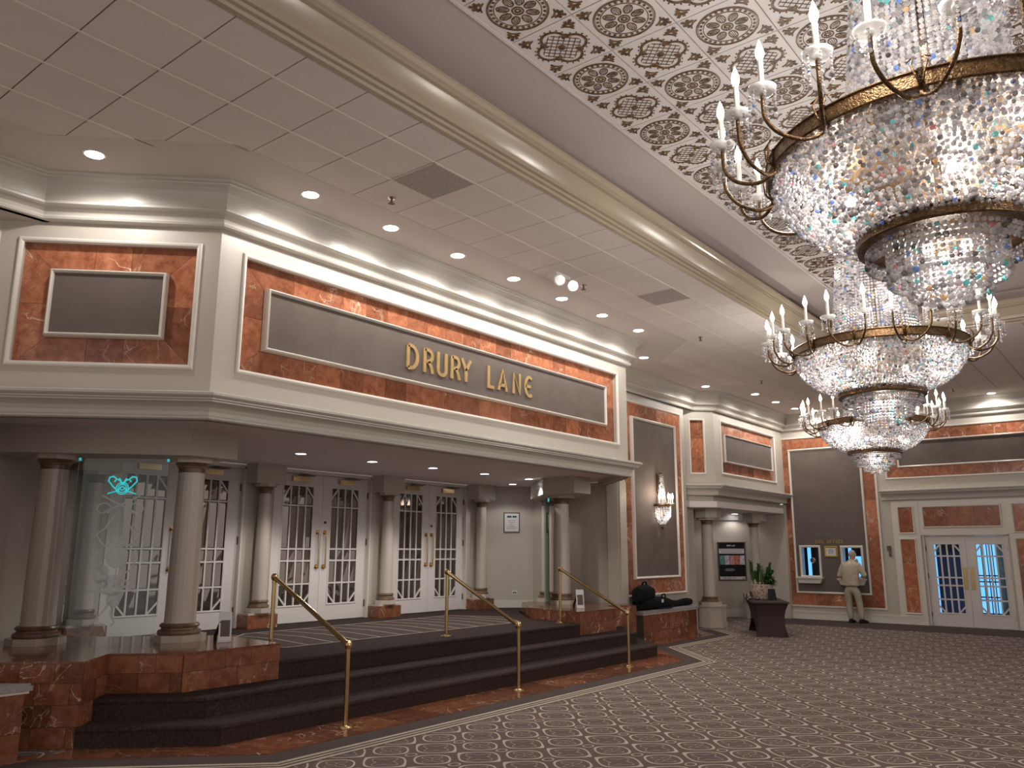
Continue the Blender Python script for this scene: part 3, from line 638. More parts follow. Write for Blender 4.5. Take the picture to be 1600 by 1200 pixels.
for i, (a0, a1, z0, z1) in enumerate(TW):
    wi = thing('window_%d' % (i+1), w_far.P((a0+a1)/2, 0, z0), 'ticket window, left of the two under the box office lettering' if i == 0 else 'ticket window behind the man in the beige jacket', None, None, 'structure')
    obj('window_frame', frame_mb(w_far, a0-0.03, a1+0.03, z0-0.03, z1+0.03, 0.025, 0.06, 0.03), 'trim', wi, smooth=True)
    obj('reveal', MB().wbox(w_far, a0, a0+0.02, -0.2, 0.03, z0, z1).wbox(w_far, a1-0.02, a1, -0.2, 0.03, z0, z1).wbox(w_far, a0, a1, -0.2, 0.03, z1-0.02, z1), 'trim', wi)
    obj('booth_interior', MB().wbox(w_far, a0-0.3, a1+0.3, -1.0, -0.98, 0.8, 2.2).wbox(w_far, a0-0.3, a0-0.28, -1.0, -0.2, 0.8, 2.2).wbox(w_far, a1+0.28, a1+0.3, -1.0, -0.2, 0.8, 2.2).wbox(w_far, a0-0.3, a1+0.3, -1.0, -0.2, 2.18, 2.2).wbox(w_far, a0-0.3, a1+0.3, -1.0, -0.2, 0.8, 0.82), 'dimglass', wi)
    if i == 0: obj('booth_glow_panel', MB().wbox(w_far, a0+0.06, a0+0.15, -0.35, -0.33, z0, z1), 'blue', wi)  # glowing blue panel stands in for the lit booth interior
    else: obj('booth_glow_panel', MB().wbox(w_far, a0+0.06, a0+0.14, -0.35, -0.33, z0, z1).wbox(w_far, a0+0.2, a1-0.03, -0.45, -0.43, z0, z0+0.55), 'blue', wi)
    obj('pane', MB().wbox(w_far, a0+0.02, a1-0.02, -0.1, -0.094, z0, z1-0.02), 'pane', wi)
    c = w_far.P((a0+a1)/2+0.03, -0.085, z0+0.42)
    sp = MB(); n = 16; prof = [(0.0, 0.03), (0.05, 0.028), (0.075, 0.015), (0.08, 0.0)]
    v = [(c[0]-pz, c[1]+r*math.cos(6.2832*j/n), c[2]+r*math.sin(6.2832*j/n)) for r, pz in prof for j in range(n)]
    sp.add(v, [(i_*n+j, i_*n+(j+1) % n, (i_+1)*n+(j+1) % n, (i_+1)*n+j) for i_ in range(3) for j in range(n)])
    obj('talk_through', sp, 'chrome', wi)
    obj('window_sill', MB().wbox(w_far, a0-0.12, a1+0.07, 0, 0.20, z0-0.05, z0-0.005).wprism(w_far, [(a0-0.1, z0-0.05), (a1+0.05, z0-0.05), (a1, z0-0.17), (a0-0.05, z0-0.17)], 0.03, 0.15), 'trim', wi)
nt = thing('framed_notice', w_far.P(1.2, 0.03, 1.61), 'small gilt-framed notice between the two ticket windows', 'picture frame')
obj('frame', frame_mb(w_far, 1.035, 1.375, 1.61, 1.895, 0.031, 0.045, 0.03), 'goldf', nt)
obj('notice', MB().wbox(w_far, 1.07, 1.34, 0.031, 0.04, 1.645, 1.86), 'paper', nt)
b = MB()
for k, (l, r_) in enumerate(((1.16, 1.25), (1.12, 1.29), (1.14, 1.27), (1.13, 1.28))): b.wbox(w_far, l, r_, 0.0405, 0.0415, 1.80-k*0.035, 1.812-k*0.035)
obj('printed_lines', b, 'darkframe', nt)
ph = thing('wall_phone', w_far.P(2.64, 0, 1.64), 'small grey wall handset box beside the box office', 'wall box')
obj('body', MB().wbox(w_far, 2.60, 2.685, 0, 0.05, 1.77, 1.90), 'board', ph)
obj('handset', MB().wbox(w_far, 2.635, 2.68, 0, 0.045, 1.64, 1.75), 'board', ph)
# door surround on the far wall
def far_y(y): return 8.2-y
ds = thing('trim_9', w_far.P(4.35, 0, 0), 'cream door surround with red marble insets', None, None, 'structure')
obj('pilaster', MB().wbox(w_far, far_y(5.42), far_y(4.80), 0, 0.04, 0, 2.99), 'trim', ds)
obj('pilaster', MB().wbox(w_far, far_y(2.89), far_y(2.27), 0, 0.04, 0, 2.99), 'trim', ds)
obj('lintel', MB().wbox(w_far, far_y(4.80), far_y(2.89), 0, 0.03, 2.16, 2.99), 'trim', ds)
for y0, y1, z0, z1 in ((5.29, 4.905, 2.19, 2.875), (5.295, 4.905, 0.25, 2.08), (4.72, 3.005, 2.33, 2.865), (2.80, 2.41, 2.19, 2.875), (2.80, 2.41, 0.25, 2.08)):
    a0, a1 = far_y(y0), far_y(y1); o_ = obj('inset_frame', frame_mb(w_far, a0, a1, z0, z1, 0.03, 0.035, 0.04), 'trim', ds, smooth=True)
    if z1-z0 > 1:
        zs = splits(z0+0.03, z1-0.03, 0.6)
        for q0, q1 in zip(zs, zs[1:]): tile_poly(w_far, [(a0+0.03, q0), (a1-0.03, q0), (a1-0.03, q1), (a0+0.03, q1)], 0.03, 0.045, ds)
    else:
        xs_ = splits(a0+0.03, a1-0.03, 0.6)
        for q0, q1 in zip(xs_, xs_[1:]): tile_poly(w_far, [(q0, z0+0.03), (q1, z0+0.03), (q1, z1-0.03), (q0, z1-0.03)], 0.03, 0.045, ds)
t = thing('wall_panel', w_far.P(6, 0, 3.56), 'long grey fabric panel framed in red marble above the far doors', 'wall panel')
obj('outer_frame', frame_mb(w_far, far_y(5.49), far_y(0.5), 3.56, 4.84, 0, 0.045, 0.04), 'trim', t, smooth=True)
marble_ring(w_far, (far_y(5.45), far_y(0.54), 3.60, 4.80), (far_y(5.14), far_y(0.85), 3.88, 4.50), 0.0, 0.012, t, 0.6)
obj('fabric_board', MB().wbox(w_far, far_y(5.14), far_y(0.85), 0.005, 0.05, 3.88, 4.50), 'board', t)
obj('board_frame', frame_mb(w_far, far_y(5.175), far_y(0.815), 3.845, 4.53, 0.01, 0.05, 0.08), 'trim', t, smooth=True)

# ================================================================ doors
def door_leaf(parent, w, a0, a1, z0, z1, g0, g1, gz0, gz1, rails, pane_m, hinge, kind):
    """one glazed leaf; g0/g1/gz0/gz1 = glazing rectangle"""
    T_ = 0.045
    lf = obj('door_leaf', grid_wall(w, a0, a1, z0, z1, -0.12, -0.12+T_, [(g0, g1, gz0, gz1)]), 'door', parent)
    obj('glazing_bead', frame_mb(w, g0-0.02, g1+0.02, gz0-0.02, gz1+0.02, -0.075, 0.03, 0.012), 'door', lf)
    cols = [g0+(g1-g0)*i/4 for i in range(5)]; rows = [gz0]+sorted(rails)+[gz1]
    mw = 0.0135 if kind == 'pull' else 0.018
    for c in cols[1:-1]: obj('muntin', MB().wbox(w, c-mw, c+mw, -0.115, -0.07, gz0, gz1), 'door', lf)
    for r in rows[1:-1]: obj('muntin', MB().wbox(w, g0, g1, -0.115, -0.069, r-mw, r+mw), 'door', lf)
    for (c0, c1, zz0, zz1) in ((cols[0], cols[1], rows[-2]+0.4*(rows[-1]-rows[-2]), rows[-1]), (cols[4], cols[3], rows[-2]+0.4*(rows[-1]-rows[-2]), rows[-1]), (cols[0], cols[1], rows[0]+0.5*(rows[1]-rows[0]), rows[0]), (cols[4], cols[3], rows[0]+0.5*(rows[1]-rows[0]), rows[0])):
        b = MB(); b.stroke(lambda x, y, d: w.P(x, d, y), [(c0, zz0), (c1, zz1)], 2*mw, -0.112, -0.071); obj('muntin', b, 'door', lf)
    for i in range(4):
        for j in range(len(rows)-1):
            tx, ty = random.uniform(-0.004, 0.004), random.uniform(-0.004, 0.004)
            b = MB(); A_, B_, C_, D_ = cols[i]+0.004, cols[i+1]-0.004, rows[j]+0.004, rows[j+1]-0.004
            bev = 0.022
            v = [w.P(A_, -0.097, C_), w.P(B_, -0.097, C_), w.P(B_, -0.097, D_), w.P(A_, -0.097, D_)] + [w.P(A_+bev, -0.09+tx, C_+bev), w.P(B_-bev, -0.09-tx+ty, C_+bev), w.P(B_-bev, -0.09+ty, D_-bev), w.P(A_+bev, -0.09+tx+ty, D_-bev)]
            b.add(v, [(0,1,5,4),(1,2,6,5),(2,3,7,6),(3,0,4,7),(4,5,6),(4,6,7)]); obj('pane', b, pane_m, lf)
    he = a0 if hinge == 'l' else a1; me = a1 if hinge == 'l' else a0; sg_ = -1 if hinge == 'l' else 1
    for zz in (z0+0.25, (z0+z1)/2+0.1, z1-0.3): obj('hinge', MB().wbox(w, he-0.012, he+0.012, -0.09, -0.055, zz-0.06, zz+0.06), 'darkframe', lf)
    hx = me+sg_*0.075
    if kind == 'pull':
        b = MB()
        zt, zb = z0+1.50, z0+0.91
        for zz in (zt, zb): b.tube([w.P(hx, -0.075, zz), w.P(hx, -0.02, zz)], 0.022, 8).tube([w.P(hx, -0.078, zz), w.P(hx, -0.065, zz)], 0.042, 12)
        b.tube([w.P(hx, -0.02, zt+0.03), w.P(hx, -0.015, (zt+zb)/2+0.12), w.P(hx, -0.015, (zt+zb)/2-0.12), w.P(hx, -0.02, zb-0.03)], [0.016, 0.012, 0.012, 0.016], 8)
        obj('pull_handle', b, 'brass', lf, smooth=True)
        cx = (g0+g1)/2+sg_*-0.0
        obj('door_closer', MB().wbox(w, cx-0.17, cx+0.17, -0.075, -0.015, z1-0.13, z1-0.045), 'brass', lf)
        obj('closer_arm', MB().wbox(w, cx-0.05, cx+0.25, -0.05, 0.04, z1-0.03, z1-0.018), 'darkframe', lf)
    else:
        obj('push_plate', MB().wbox(w, hx-0.045, hx+0.045, -0.075, -0.066, z0+0.86, z0+1.38), 'brass', lf)
    return lf
RAIL = [2.525, 1.789, 1.589, 1.205]
DL = ('white double door behind the etched glass panel', 'white double door between the first and second brass handrails', 'white double door nearest the framed certificate')
for i, (x0, x1) in enumerate(DOORS):
    d = thing('door_%d' % (i+1), (( x0+x1)/2, 11.6, 0.57), DL[i], None, None, 'structure')
    mid = (x0+x1)/2
    obj('door_frame', MB().wbox(w_door, x0, x0+0.03, -0.2, 0.01, 0.57, 3.1).wbox(w_door, x1-0.03, x1, -0.2, 0.01, 0.57, 3.1).wbox(w_door, x0, x1, -0.2, 0.01, 3.07, 3.1), 'door', d)
    door_leaf(d, w_door, x0+0.032, mid-0.003, 0.575, 3.065, x0+0.245, x0+0.88, 0.85, 2.865, RAIL, 'mirror', 'l', 'pull')
    lf = door_leaf(d, w_door, mid+0.003, x1-0.032, 0.575, 3.065, mid+0.195, mid+0.83, 0.85, 2.865, RAIL, 'mirror', 'r', 'pull')
    if i: obj('lock_cylinder', MB().tube([w_door.P(mid+0.075, -0.08, 2.25), w_door.P(mid+0.075, -0.06, 2.25)], 0.024, 12), 'antique', lf)
for i, (dy, lab) in enumerate(((0.0, 'far white double door with blue daylight behind its panes'),)):
    a0, a1 = 3.45, 5.26; d = thing('door_4', w_far.P((a0+a1)/2, 0, 0), lab, None, None, 'structure')
    mid = (a0+a1)/2; R4 = [1.653, 1.146, 0.957, 0.63]
    obj('door_frame', MB().wbox(w_far, a0, a0+0.02, -0.2, 0.01, 0, 2.16).wbox(w_far, a1-0.02, a1, -0.2, 0.01, 0, 2.16).wbox(w_far, a0, a1, -0.2, 0.01, 2.14, 2.16), 'door', d)
    door_leaf(d, w_far, a0+0.022, mid-0.003, 0.01, 2.135, a0+0.20, a0+0.77, 0.31, 1.94, R4, 'pane', 'l', 'plate')
    door_leaf(d, w_far, mid+0.003, a1-0.022, 0.01, 2.135, mid+0.20, mid+0.765, 0.31, 1.94, R4, 'pane', 'r', 'plate')
    v = thing('window_3', w_far.P(mid, -1.6, 0), 'blue daylight window of the vestibule beyond the far doors', None, None, 'structure')
    obj('daylight_pane', MB().wbox(w_far, mid-0.06, mid+0.42, -1.65, -1.6, 0.25, 2.4), 'blue', v)
    obj('daylight_pane', MB().wbox(w_far, mid-1.06, mid-0.98, -1.65, -1.6, 0.0, 2.3), 'blue', v)
    obj('dim_pane', MB().wbox(w_far, mid-0.97, mid-0.42, -1.65, -1.6, 0.0, 1.75), 'navy', v)
    b = MB()
    for k in range(4): b.wbox(w_far, mid-0.05+k*0.12, mid-0.03+k*0.12, -1.6, -1.57, 0.0, 2.4)
    for zz in (0.55, 0.62, 1.0, 1.15): b.wbox(w_far, mid-0.06, mid+0.45, -1.6, -1.57, zz, zz+0.03)
    obj('window_bars', b, 'darkframe', v)
    obj('threshold', MB().wbox(w_far, a0, a1, -0.1, 0.12, 0.0, 0.012), 'chrome', d)
    obj('vestibule_wall', MB().wbox(w_far, a0-0.9, a1+0.9, -1.9, -1.8, 0, 2.6).wbox(w_far, a0-0.9, a1+0.9, -1.9, -0.2, 2.5, 2.6).wbox(w_far, a0-0.9, a0-0.8, -1.9, -0.2, 0, 2.6).wbox(w_far, a1+0.8, a1+0.9, -1.9, -0.2, 0, 2.6).wbox(w_far, a0-0.9, a1+0.9, -1.9, -0.2, -0.05, 0.0), 'bronze', v)
obj('door_5', MB().box(17.11, 17.16, 9.0, 10.1, 0, 2.2).box(17.1, 17.2, 8.80, 9.0, 0, 2.35), 'door', kind='structure', label='white doorway trim at the left of the poster alcove')

# ================================================================ steps, pedestals, benches
def step(name, path, back, z, h, parent):
    b = MB(); b.prism(path+back, z-h, z-0.001)
    b.sweep([(-0.03, z-h), (0.0, z-h), (0.004, z-0.05), (0.014, z-0.028), (0.010, z-0.008), (-0.012, z+0.001), (-0.03, z)], path)
    return obj(name, b, 'stair', parent)
st = thing('stair', (8.7, 7.5, 0), 'three dark brown carpeted steps up to the theatre doors', 'steps')
H = 0.19
step('step', [(3.66, 7.99), (4.57, 7.08), (12.88, 7.08), (13.82, 8.02)], [(13.42, 8.42), (12.9, 7.95), (4.6, 7.95), (4.1, 8.42)], H, H, st)
step('step', [(3.89, 8.21), (4.64, 7.47), (12.87, 7.47), (13.6, 8.2)], [(13.42, 8.42), (12.9, 7.95), (4.6, 7.95), (4.1, 8.42)], 2*H, H, st)
step('landing', [(5.775, 7.9), (11.745, 7.9)], [(11.9, 8.6), (12.05, 9.2), (13.2, 10.35), (14.34, 10.8), (13.6, 11.6), (4.92, 11.59), (4.2, 10.8), (4.75, 10.22), (5.86, 9.13)], 3*H, 3*H, st)
# landing inlay
zl = 3*H+0.001
IN = [(6.55, 8.85), (11.35, 8.85), (12.0, 9.7), (11.6, 10.75), (7.2, 10.75), (6.2, 9.9)]
obj('carpet_inlay', MB().prism(IN, zl, zl+0.002), 'border', st)
obj('inlay_stripe', MB().sweep([(0.0, zl), (0.0, zl+0.004), (0.03, zl+0.004), (0.03, zl)], IN[::-1], closed=True), 'stripe', st)
b = MB()
for k in range(13):
    x = 6.5+k*0.42; b.stroke(lambda a, c, d: (a, c, d), [(x, 8.9), (x+0.16, 9.8), (x+0.05, 10.7)] if x+0.16 < 11.5 else [(x, 9.2), (x+0.05, 10.2)], 0.022, zl+0.002, zl+0.004)
obj('inlay_stripe', b, 'stripe', st)
def pedestal(name, poly, z0, z1, label, faces, rows, cat='pedestal'):
    t = thing(name, (sum(p[0] for p in poly)/len(poly), sum(p[1] for p in poly)/len(poly), z0), label, cat)
    obj('core', MB().prism(poly, z0, z1-0.02), 'joint', t)
    cx, cy = sum(p[0] for p in poly)/len(poly), sum(p[1] for p in poly)/len(poly)
    for (p, q) in faces:
        L = (Vector(q)-Vector(p)).length; u = ((q[0]-p[0])/L, (q[1]-p[1])/L); w = WF(p, u)
        zs = rows
        for j in range(len(zs)-1):
            off_ = 0.16 if j % 2 else 0.0
            xs_ = [0.0]+[x for x in [off_+0.31*k for k in range(1, 30)] if x < L-0.08]+[L]
            for a0, a1 in zip(xs_, xs_[1:]): tile_poly(w, [(a0, zs[j]), (a1, zs[j]), (a1, zs[j+1]), (a0, zs[j+1])], -0.002, 0.012, t, 'marble_floor', g=0.002)
    # top slabs, cut into strips
    obj('top_slab', MB().prism([(p[0]+(cx-p[0])*-0.004, p[1]+(cy-p[1])*-0.004) for p in poly], z1-0.02, z1), 'marble_floor', t)
    return t
PL = [(5.77, 7.91), (4.62, 7.91), (4.105, 8.425), (3.70, 8.02), (2.97, 8.75), (2.97, 9.6), (4.0, 10.6), (4.75, 10.18), (5.85, 9.12)]
pedestal('marble_pedestal', PL, 0.0, 0.76, 'red marble pedestal under the fluted columns and glass panel', [((4.62, 7.91), (5.77, 7.91)), ((4.105, 8.425), (4.62, 7.91)), ((3.70, 8.02), (4.105, 8.425)), ((2.97, 8.75), (3.70, 8.02)), ((5.77, 7.91), (5.85, 9.12))], [0.0, 0.19, 0.38, 0.57, 0.74])
PR = [(11.75, 7.91), (12.9, 7.91), (13.42, 8.43), (13.83, 8.03), (14.28, 8.48), (14.03, 8.5), (14.2, 10.25), (13.2, 10.25), (12.05, 9.15), (11.88, 8.6)]
pedestal('marble_pedestal', PR, 0.0, 0.76, 'red marble pedestal under the column pair right of the steps', [((11.75, 7.91), (12.9, 7.91)), ((12.9, 7.91), (13.42, 8.43)), ((13.42, 8.43), (13.83, 8.03)), ((13.83, 8.03), (14.28, 8.48)), ((11.88, 8.6), (11.75, 7.91)), ((12.05, 9.15), (11.88, 8.6)), ((13.2, 10.25), (12.05, 9.15))], [0.0, 0.19, 0.38, 0.57, 0.74])
def bench(poly, front, label, side=None):
    t = thing('marble_bench', (sum(p[0] for p in poly)/len(poly), sum(p[1] for p in poly)/len(poly), 0), label, 'bench')
    obj('core', MB().prism(poly, 0, 0.535), 'joint', t)
    for (p, q) in [front]+([side] if side else []):
        L = (Vector(q)-Vector(p)).length; w = WF(p, ((q[0]-p[0])/L, (q[1]-p[1])/L))
        for z0, z1 in ((0.0, 0.21), (0.21, 0.535)):
            xs_ = splits(0, L, 0.36)
            for a0, a1 in zip(xs_, xs_[1:]): tile_poly(w, [(a0, z0), (a1, z0), (a1, z1), (a0, z1)], -0.002, 0.012, t, 'marble_floor', g=0.002)
    cx, cy = sum(p[0] for p in poly)/len(poly), sum(p[1] for p in poly)/len(poly)
    for z0, z1, e, m_ in ((0.535, 0.56, 0.03, 'trim'), (0.56, 0.60, 0.05, 'cushion'), (0.60, 0.62, 0.035, 'cushion')):
        q = []
        for x, y in poly:
            q.append((x+math.copysign(e, x-cx) if abs(x-cx) > 0.1 else x, y-e if y < cy else y))
        obj('seat_edge' if m_ == 'trim' else 'cushion', MB().prism(q, z0, z1), m_, t)
    return t
bench([(14.36, 8.19), (16.66, 8.19), (16.66, 8.49), (14.40, 8.49)], ((14.36, 8.18), (16.66, 8.18)), 'red marble bench with grey cushion under the sconce panel', ((16.66, 8.19), (16.66, 8.49)))
bench([(-2.0, 8.07), (3.22, 8.07), (2.62, 8.72), (-2.0, 8.72)], ((-2.0, 8.06), (3.22, 8.06)), 'grey-cushioned marble bench end at the left edge of view')
for b_ in [o for o in COL.objects if o.name.startswith('marble_pedestal') or o.name.startswith('marble_bench')]: pass
# ================================================================ columns and cap beams
def column(x, y, z0, z1, r, label, group=None, oct_r=0.30, seat=None, base_h=0.11, flute=20):
    t = thing('column', (x, y, z0), label, 'column', group)
    z = z0
    o8 = [(x+oct_r*math.cos(math.radians(22.5+45*k)), y+oct_r*math.sin(math.radians(22.5+45*k))) for k in range(8)]
    obj('plinth', MB().prism(o8, z, z+0.075), 'column', t); z += 0.075
    rb = r
    obj('base', MB().lathe([(rb*1.35, 0), (rb*1.40, 0.02), (rb*1.35, 0.045), (rb*1.18, 0.055), (rb*1.15, 0.075), (rb*1.25, 0.085), (rb*1.27, 0.10), (rb*1.2, 0.118), (rb*1.05, 0.125)], (x, y, z), 28), 'bronze', t, smooth=True); z += 0.125
    zt = z1-0.05-0.11; rt_ = r*0.86; hgt = zt-z
    prof = [(r*1.03, 0), (r, 0.03), (r*0.995, hgt*0.3), (r*0.95, hgt*0.62), (rt_*1.0, hgt*0.97), (rt_*1.02, hgt)]
    obj('shaft', MB().lathe(prof, (x, y, z), 80, flute, 0.014), 'column', t, smooth=True)
    obj('capital', MB().lathe([(rt_*1.02, 0), (rt_*1.03, 0.05), (rt_*1.1, 0.055), (rt_*1.12, 0.075), (rt_*1.2, 0.085), (rt_*1.3, 0.11)], (x, y, zt), 28), 'bronze', t, smooth=True)
    o8 = [(x+oct_r*0.9*math.cos(math.radians(22.5+45*k)), y+oct_r*0.9*math.sin(math.radians(22.5+45*k))) for k in range(8)]
    obj('abacus', MB().prism(o8, z1-0.05, z1), 'column', t)
    return t
ZB = 2.83
column(4.0, 9.88, 0.76, ZB, 0.172, 'large fluted column at the left end of the pedestal')
column(5.19, 9.02, 0.76, ZB, 0.172, 'large fluted column right of the etched glass panel')
column(13.32, 9.36, 0.76, ZB, 0.168, 'fluted column with a small card stand at its foot')
column(13.72, 9.98, 0.76, ZB, 0.15, 'fluted column half hidden behind the right column', oct_r=0.26)
obj('trim_10', MB().prism([(5.5, 8.58), (4.90, 8.58), (3.3, 10.0), (3.9, 10.59), (5.5, 9.5)], ZB, 3.15), 'wall', kind='structure', label='cap beam over the left columns')
obj('trim_11', MB().prism([(12.6, 8.56), (13.16, 8.56), (13.95, 9.3), (14.2, 10.3), (13.75, 10.45), (12.6, 9.28)], ZB, 3.15), 'wall', kind='structure', label='cap beam over the right columns')
CL = ('slim column left of the door behind the glass panel', 'slim column between the first and second double doors', 'slim column between the second and third double doors', 'slim column beside the framed certificate')
for xc, lab in zip((5.18, 7.895, 10.605, 13.30), CL):
    t = column(xc, 11.43, 0.80, ZB, 0.115, lab, oct_r=0.20, flute=0)
    obj('marble_block', MB().box(xc-0.275, xc+0.275, 11.30, 11.59, 0.57, 0.775), 'marble_floor', t)
    obj('block_top', MB().box(xc-0.255, xc+0.255, 11.32, 11.59, 0.775, 0.80), 'column', t)
    obj('cap_block', MB().box(xc-0.275, xc+0.275, 11.28, 11.59, ZB, 3.14), 'wall', t)
def bay_column(x, y, label):
    t = column(x, y, 0.50, 2.55, 0.15, label, oct_r=0.27)
    o8 = lambda r: [(x+r*math.cos(math.radians(22.5+45*k)), y+r*math.sin(math.radians(22.5+45*k))) for k in range(8)]
    obj('pedestal_block', MB().prism(o8(0.36), 0.0, 0.46).prism(o8(0.385), 0.0, 0.13).prism(o8(0.385), 0.46, 0.50), 'column', t)
    obj('cap_block', MB().prism(o8(0.36), 2.55, 2.77), 'wall', t)
bay_column(18.65, 8.78, 'column on octagonal pedestal left of the poster')
bay_column(21.55, 8.80, 'column at the right of the poster, behind the plant')
obj('trim_12', MB().prism([(17.3, 8.7), (17.52, 8.55), (17.95, 8.25), (22.2, 8.25), (22.2, 8.45), (18.0, 8.45), (17.5, 8.9)], 2.9, 3.1), 'wall', kind='structure')
# ================================================================ handrails
def handrail(lx, ux, label):
    t = thing('handrail', (lx, 6.82, 0), label, 'handrail')
    zt, zu = 0.83, 1.465; uy = 8.26
    obj('post', MB().tube([(lx, 6.82, 0.0), (lx, 6.82, zt-0.05)], 0.024, 16).tube([(lx, 6.82, zt-0.075), (lx, 6.82, zt-0.055)], 0.029, 16), 'brass', t, smooth=True)
    obj('post', MB().tube([(ux, uy, 0.57), (ux, uy, zu-0.04)], 0.024, 16).tube([(ux, uy, zu-0.065), (ux, uy, zu-0.045)], 0.029, 16), 'brass', t, smooth=True)
    for x, y, z in ((lx, 6.82, 0.005), (ux, uy, 0.572)): obj('floor_flange', MB().lathe([(0.075, 0), (0.073, 0.008), (0.04, 0.014), (0.028, 0.022)], (x, y, z), 24), 'brass', t, smooth=True)
    for x, y, z in ((lx, 6.82, zt-0.02), (ux, uy, zu)): obj('elbow_ball', MB().lathe([(0.0, -0.045), (0.02, -0.041), (0.036, -0.026), (0.043, 0), (0.036, 0.026), (0.02, 0.041), (0.0, 0.045)], (x, y, z), 20), 'brass', t, smooth=True)
    obj('rail', MB().tube([(lx, 6.82, zt-0.02), (ux, uy, zu)], 0.026, 16), 'brass', t, smooth=True)
handrail(5.83, 5.90, 'brass handrail at the left of the steps')
handrail(8.70, 8.86, 'middle brass handrail on the steps')
handrail(11.49, 11.69, 'brass handrail at the right end of the steps')
# ================================================================ etched glass panel
w_gl = WF((3.8, 9.5), (R2, -R2))
gp = thing('glass_panel', w_gl.P(0.76, 0, 0.76), 'tall clear glass panel with etched scrollwork and teal crest', 'glass panel')
obj('pane', MB().wbox(w_gl, 0.287, 1.24, -0.006, 0.006, 0.76, 2.766), 'pane', gp)
gf = lambda a, z, d: w_gl.P(a, d, z)
def etch(name, strokes, m_, d=0.007):
    b = MB()
    for pts, t_ in strokes: b.stroke(gf, pts, t_, d, d+0.002)
    return obj(name, b, m_, gp)
ac, zt = 0.77, 2.46
heart = []
for s in (-1, 1):
    heart.append(([(ac+s*0.03, zt-0.06), (ac+s*0.10, zt+0.0), (ac+s*0.15, zt+0.06), (ac+s*0.14, zt+0.10), (ac+s*0.10, zt+0.11), (ac+s*0.065, zt+0.08), (ac+s*0.09, zt+0.05)], 0.016))
    heart.append(([(ac, zt+0.02), (ac+s*0.035, zt+0.08), (ac+s*0.055, zt+0.07)], 0.022))
    heart.append(([(ac+s*0.02, zt-0.01), (ac+s*0.055, zt-0.05), (ac+s*0.15, zt-0.08)], 0.014))
for r_ in (0.02, 0.045, 0.065): heart.append((arc(ac, zt-0.02, r_, r_, 0, 360, 14), 0.012))
etch('lit_crest', heart, 'teal')
sc = []
for s in (-1, 1):
    sc.append(([(ac-s*0.20, 2.36), (ac+s*0.20, 2.16)], 0.02))
    sc.append((arc(ac+s*0.17, 2.22, 0.07, 0.06, -60, 250, 12), 0.014))
    sc.append(([(ac+s*0.05, 2.14), (ac+s*0.14, 2.0), (ac+s*0.22, 1.94), (ac+s*0.17, 1.86), (ac+s*0.10, 1.80)], 0.02))
    sc.append(([(ac+s*0.05, 1.50), (ac+s*0.16, 1.56), (ac+s*0.22, 1.68), (ac+s*0.20, 1.78)], 0.022))
    sc.append(([(ac+s*0.03, 1.30), (ac+s*0.17, 1.36), (ac+s*0.25, 1.33)], 0.028))
    sc.append(([(ac+s*0.01, 1.24), (ac-0.05+s*0.05, 1.10), (ac-0.06+s*0.11, 1.02), (ac-0.10+s*0.12, 0.98)], 0.018))
    sc.append((arc(ac+s*0.11, 1.42, 0.05, 0.035, 0, 360, 12), 0.03))
for cx_, cz_, r_ in ((ac+0.02, 1.70, 0.115), (ac+0.0, 1.40, 0.105), (ac-0.14, 1.52, 0.09), (ac+0.02, 1.25, 0.07)):
    b_r = r_/2
    sc.append((arc(cx_, cz_, b_r, b_r, 0, 360, 18), r_*0.95))
    sc.append((arc(cx_, cz_, r_, r_, 20, 330, 18), 0.012))
sc.append((arc(ac, 1.88, 0.06, 0.025, 0, 360, 12), 0.03))
etch('etching', sc, 'etch')
obj('clip', MB().wbox(w_gl, 0.285, 0.305, -0.012, 0.012, 2.74, 2.77).wbox(w_gl, 1.222, 1.242, -0.012, 0.012, 2.74, 2.77), 'teal', gp)
# small glass strip at the right column
g2 = thing('glass_panel', (12.85, 9.33, 0.76), 'narrow edge-on glass panel beside the right column', 'glass panel')
w_g2 = WF((12.85, 9.33), (R2, R2))
obj('pane', MB().wbox(w_g2, 0, 0.62, -0.006, 0.006, 0.76, 2.766), 'pane', g2)
obj('clip', MB().wbox(w_g2, 0.0, 0.03, -0.012, 0.012, 2.70, 2.77), 'teal', g2)
# ================================================================ frames, cards, sockets
ct = thing('framed_certificate', w_cert.P(0.6, 0, 2.15), 'framed white certificate with dark green heading beside the doors', 'picture frame')
obj('frame', frame_mb(w_cert, 0.417, 0.772, 2.15, 2.582, 0.0, 0.022, 0.025), 'darkframe', ct)
obj('certificate', MB().wbox(w_cert, 0.435, 0.755, 0, 0.012, 2.168, 2.565), 'paper', ct)
M['green'] = mat('dark_green_ink', (0.01, 0.07, 0.07), 0.5)
obj('heading', MB().wbox(w_cert, 0.49, 0.59, 0.012, 0.0135, 2.47, 2.51).wbox(w_cert, 0.61, 0.70, 0.012, 0.0135, 2.47, 2.51), 'green', ct)
b = MB()
for k, (l, r_) in enumerate(((0.51, 0.68), (0.53, 0.66), (0.55, 0.62), (0.50, 0.68), (0.49, 0.69))): b.wbox(w_cert, l, r_, 0.012, 0.0135, 2.40-k*0.04, 2.407-k*0.04)
obj('printed_lines', b, 'board', ct)
def socket(w, a, z, lab):
    t = thing('wall_socket', w.P(a, 0, z), lab, 'socket')
    obj('cover_plate', MB().wbox(w, a-0.06, a+0.06, 0, 0.008, z-0.045, z+0.045), 'white', t)
    obj('outlet', MB().wbox(w, a-0.035, a-0.005, 0.008, 0.011, z-0.015, z+0.015).wbox(w, a+0.005, a+0.035, 0.008, 0.011, z-0.015, z+0.015), 'darkframe', t)
socket(w_cert, 0.66, 0.88, 'white wall socket below the framed certificate')
socket(WF((2.95, 9.65), (R2, R2)), 0.75, 0.98, 'white wall socket low on wall behind the left column')
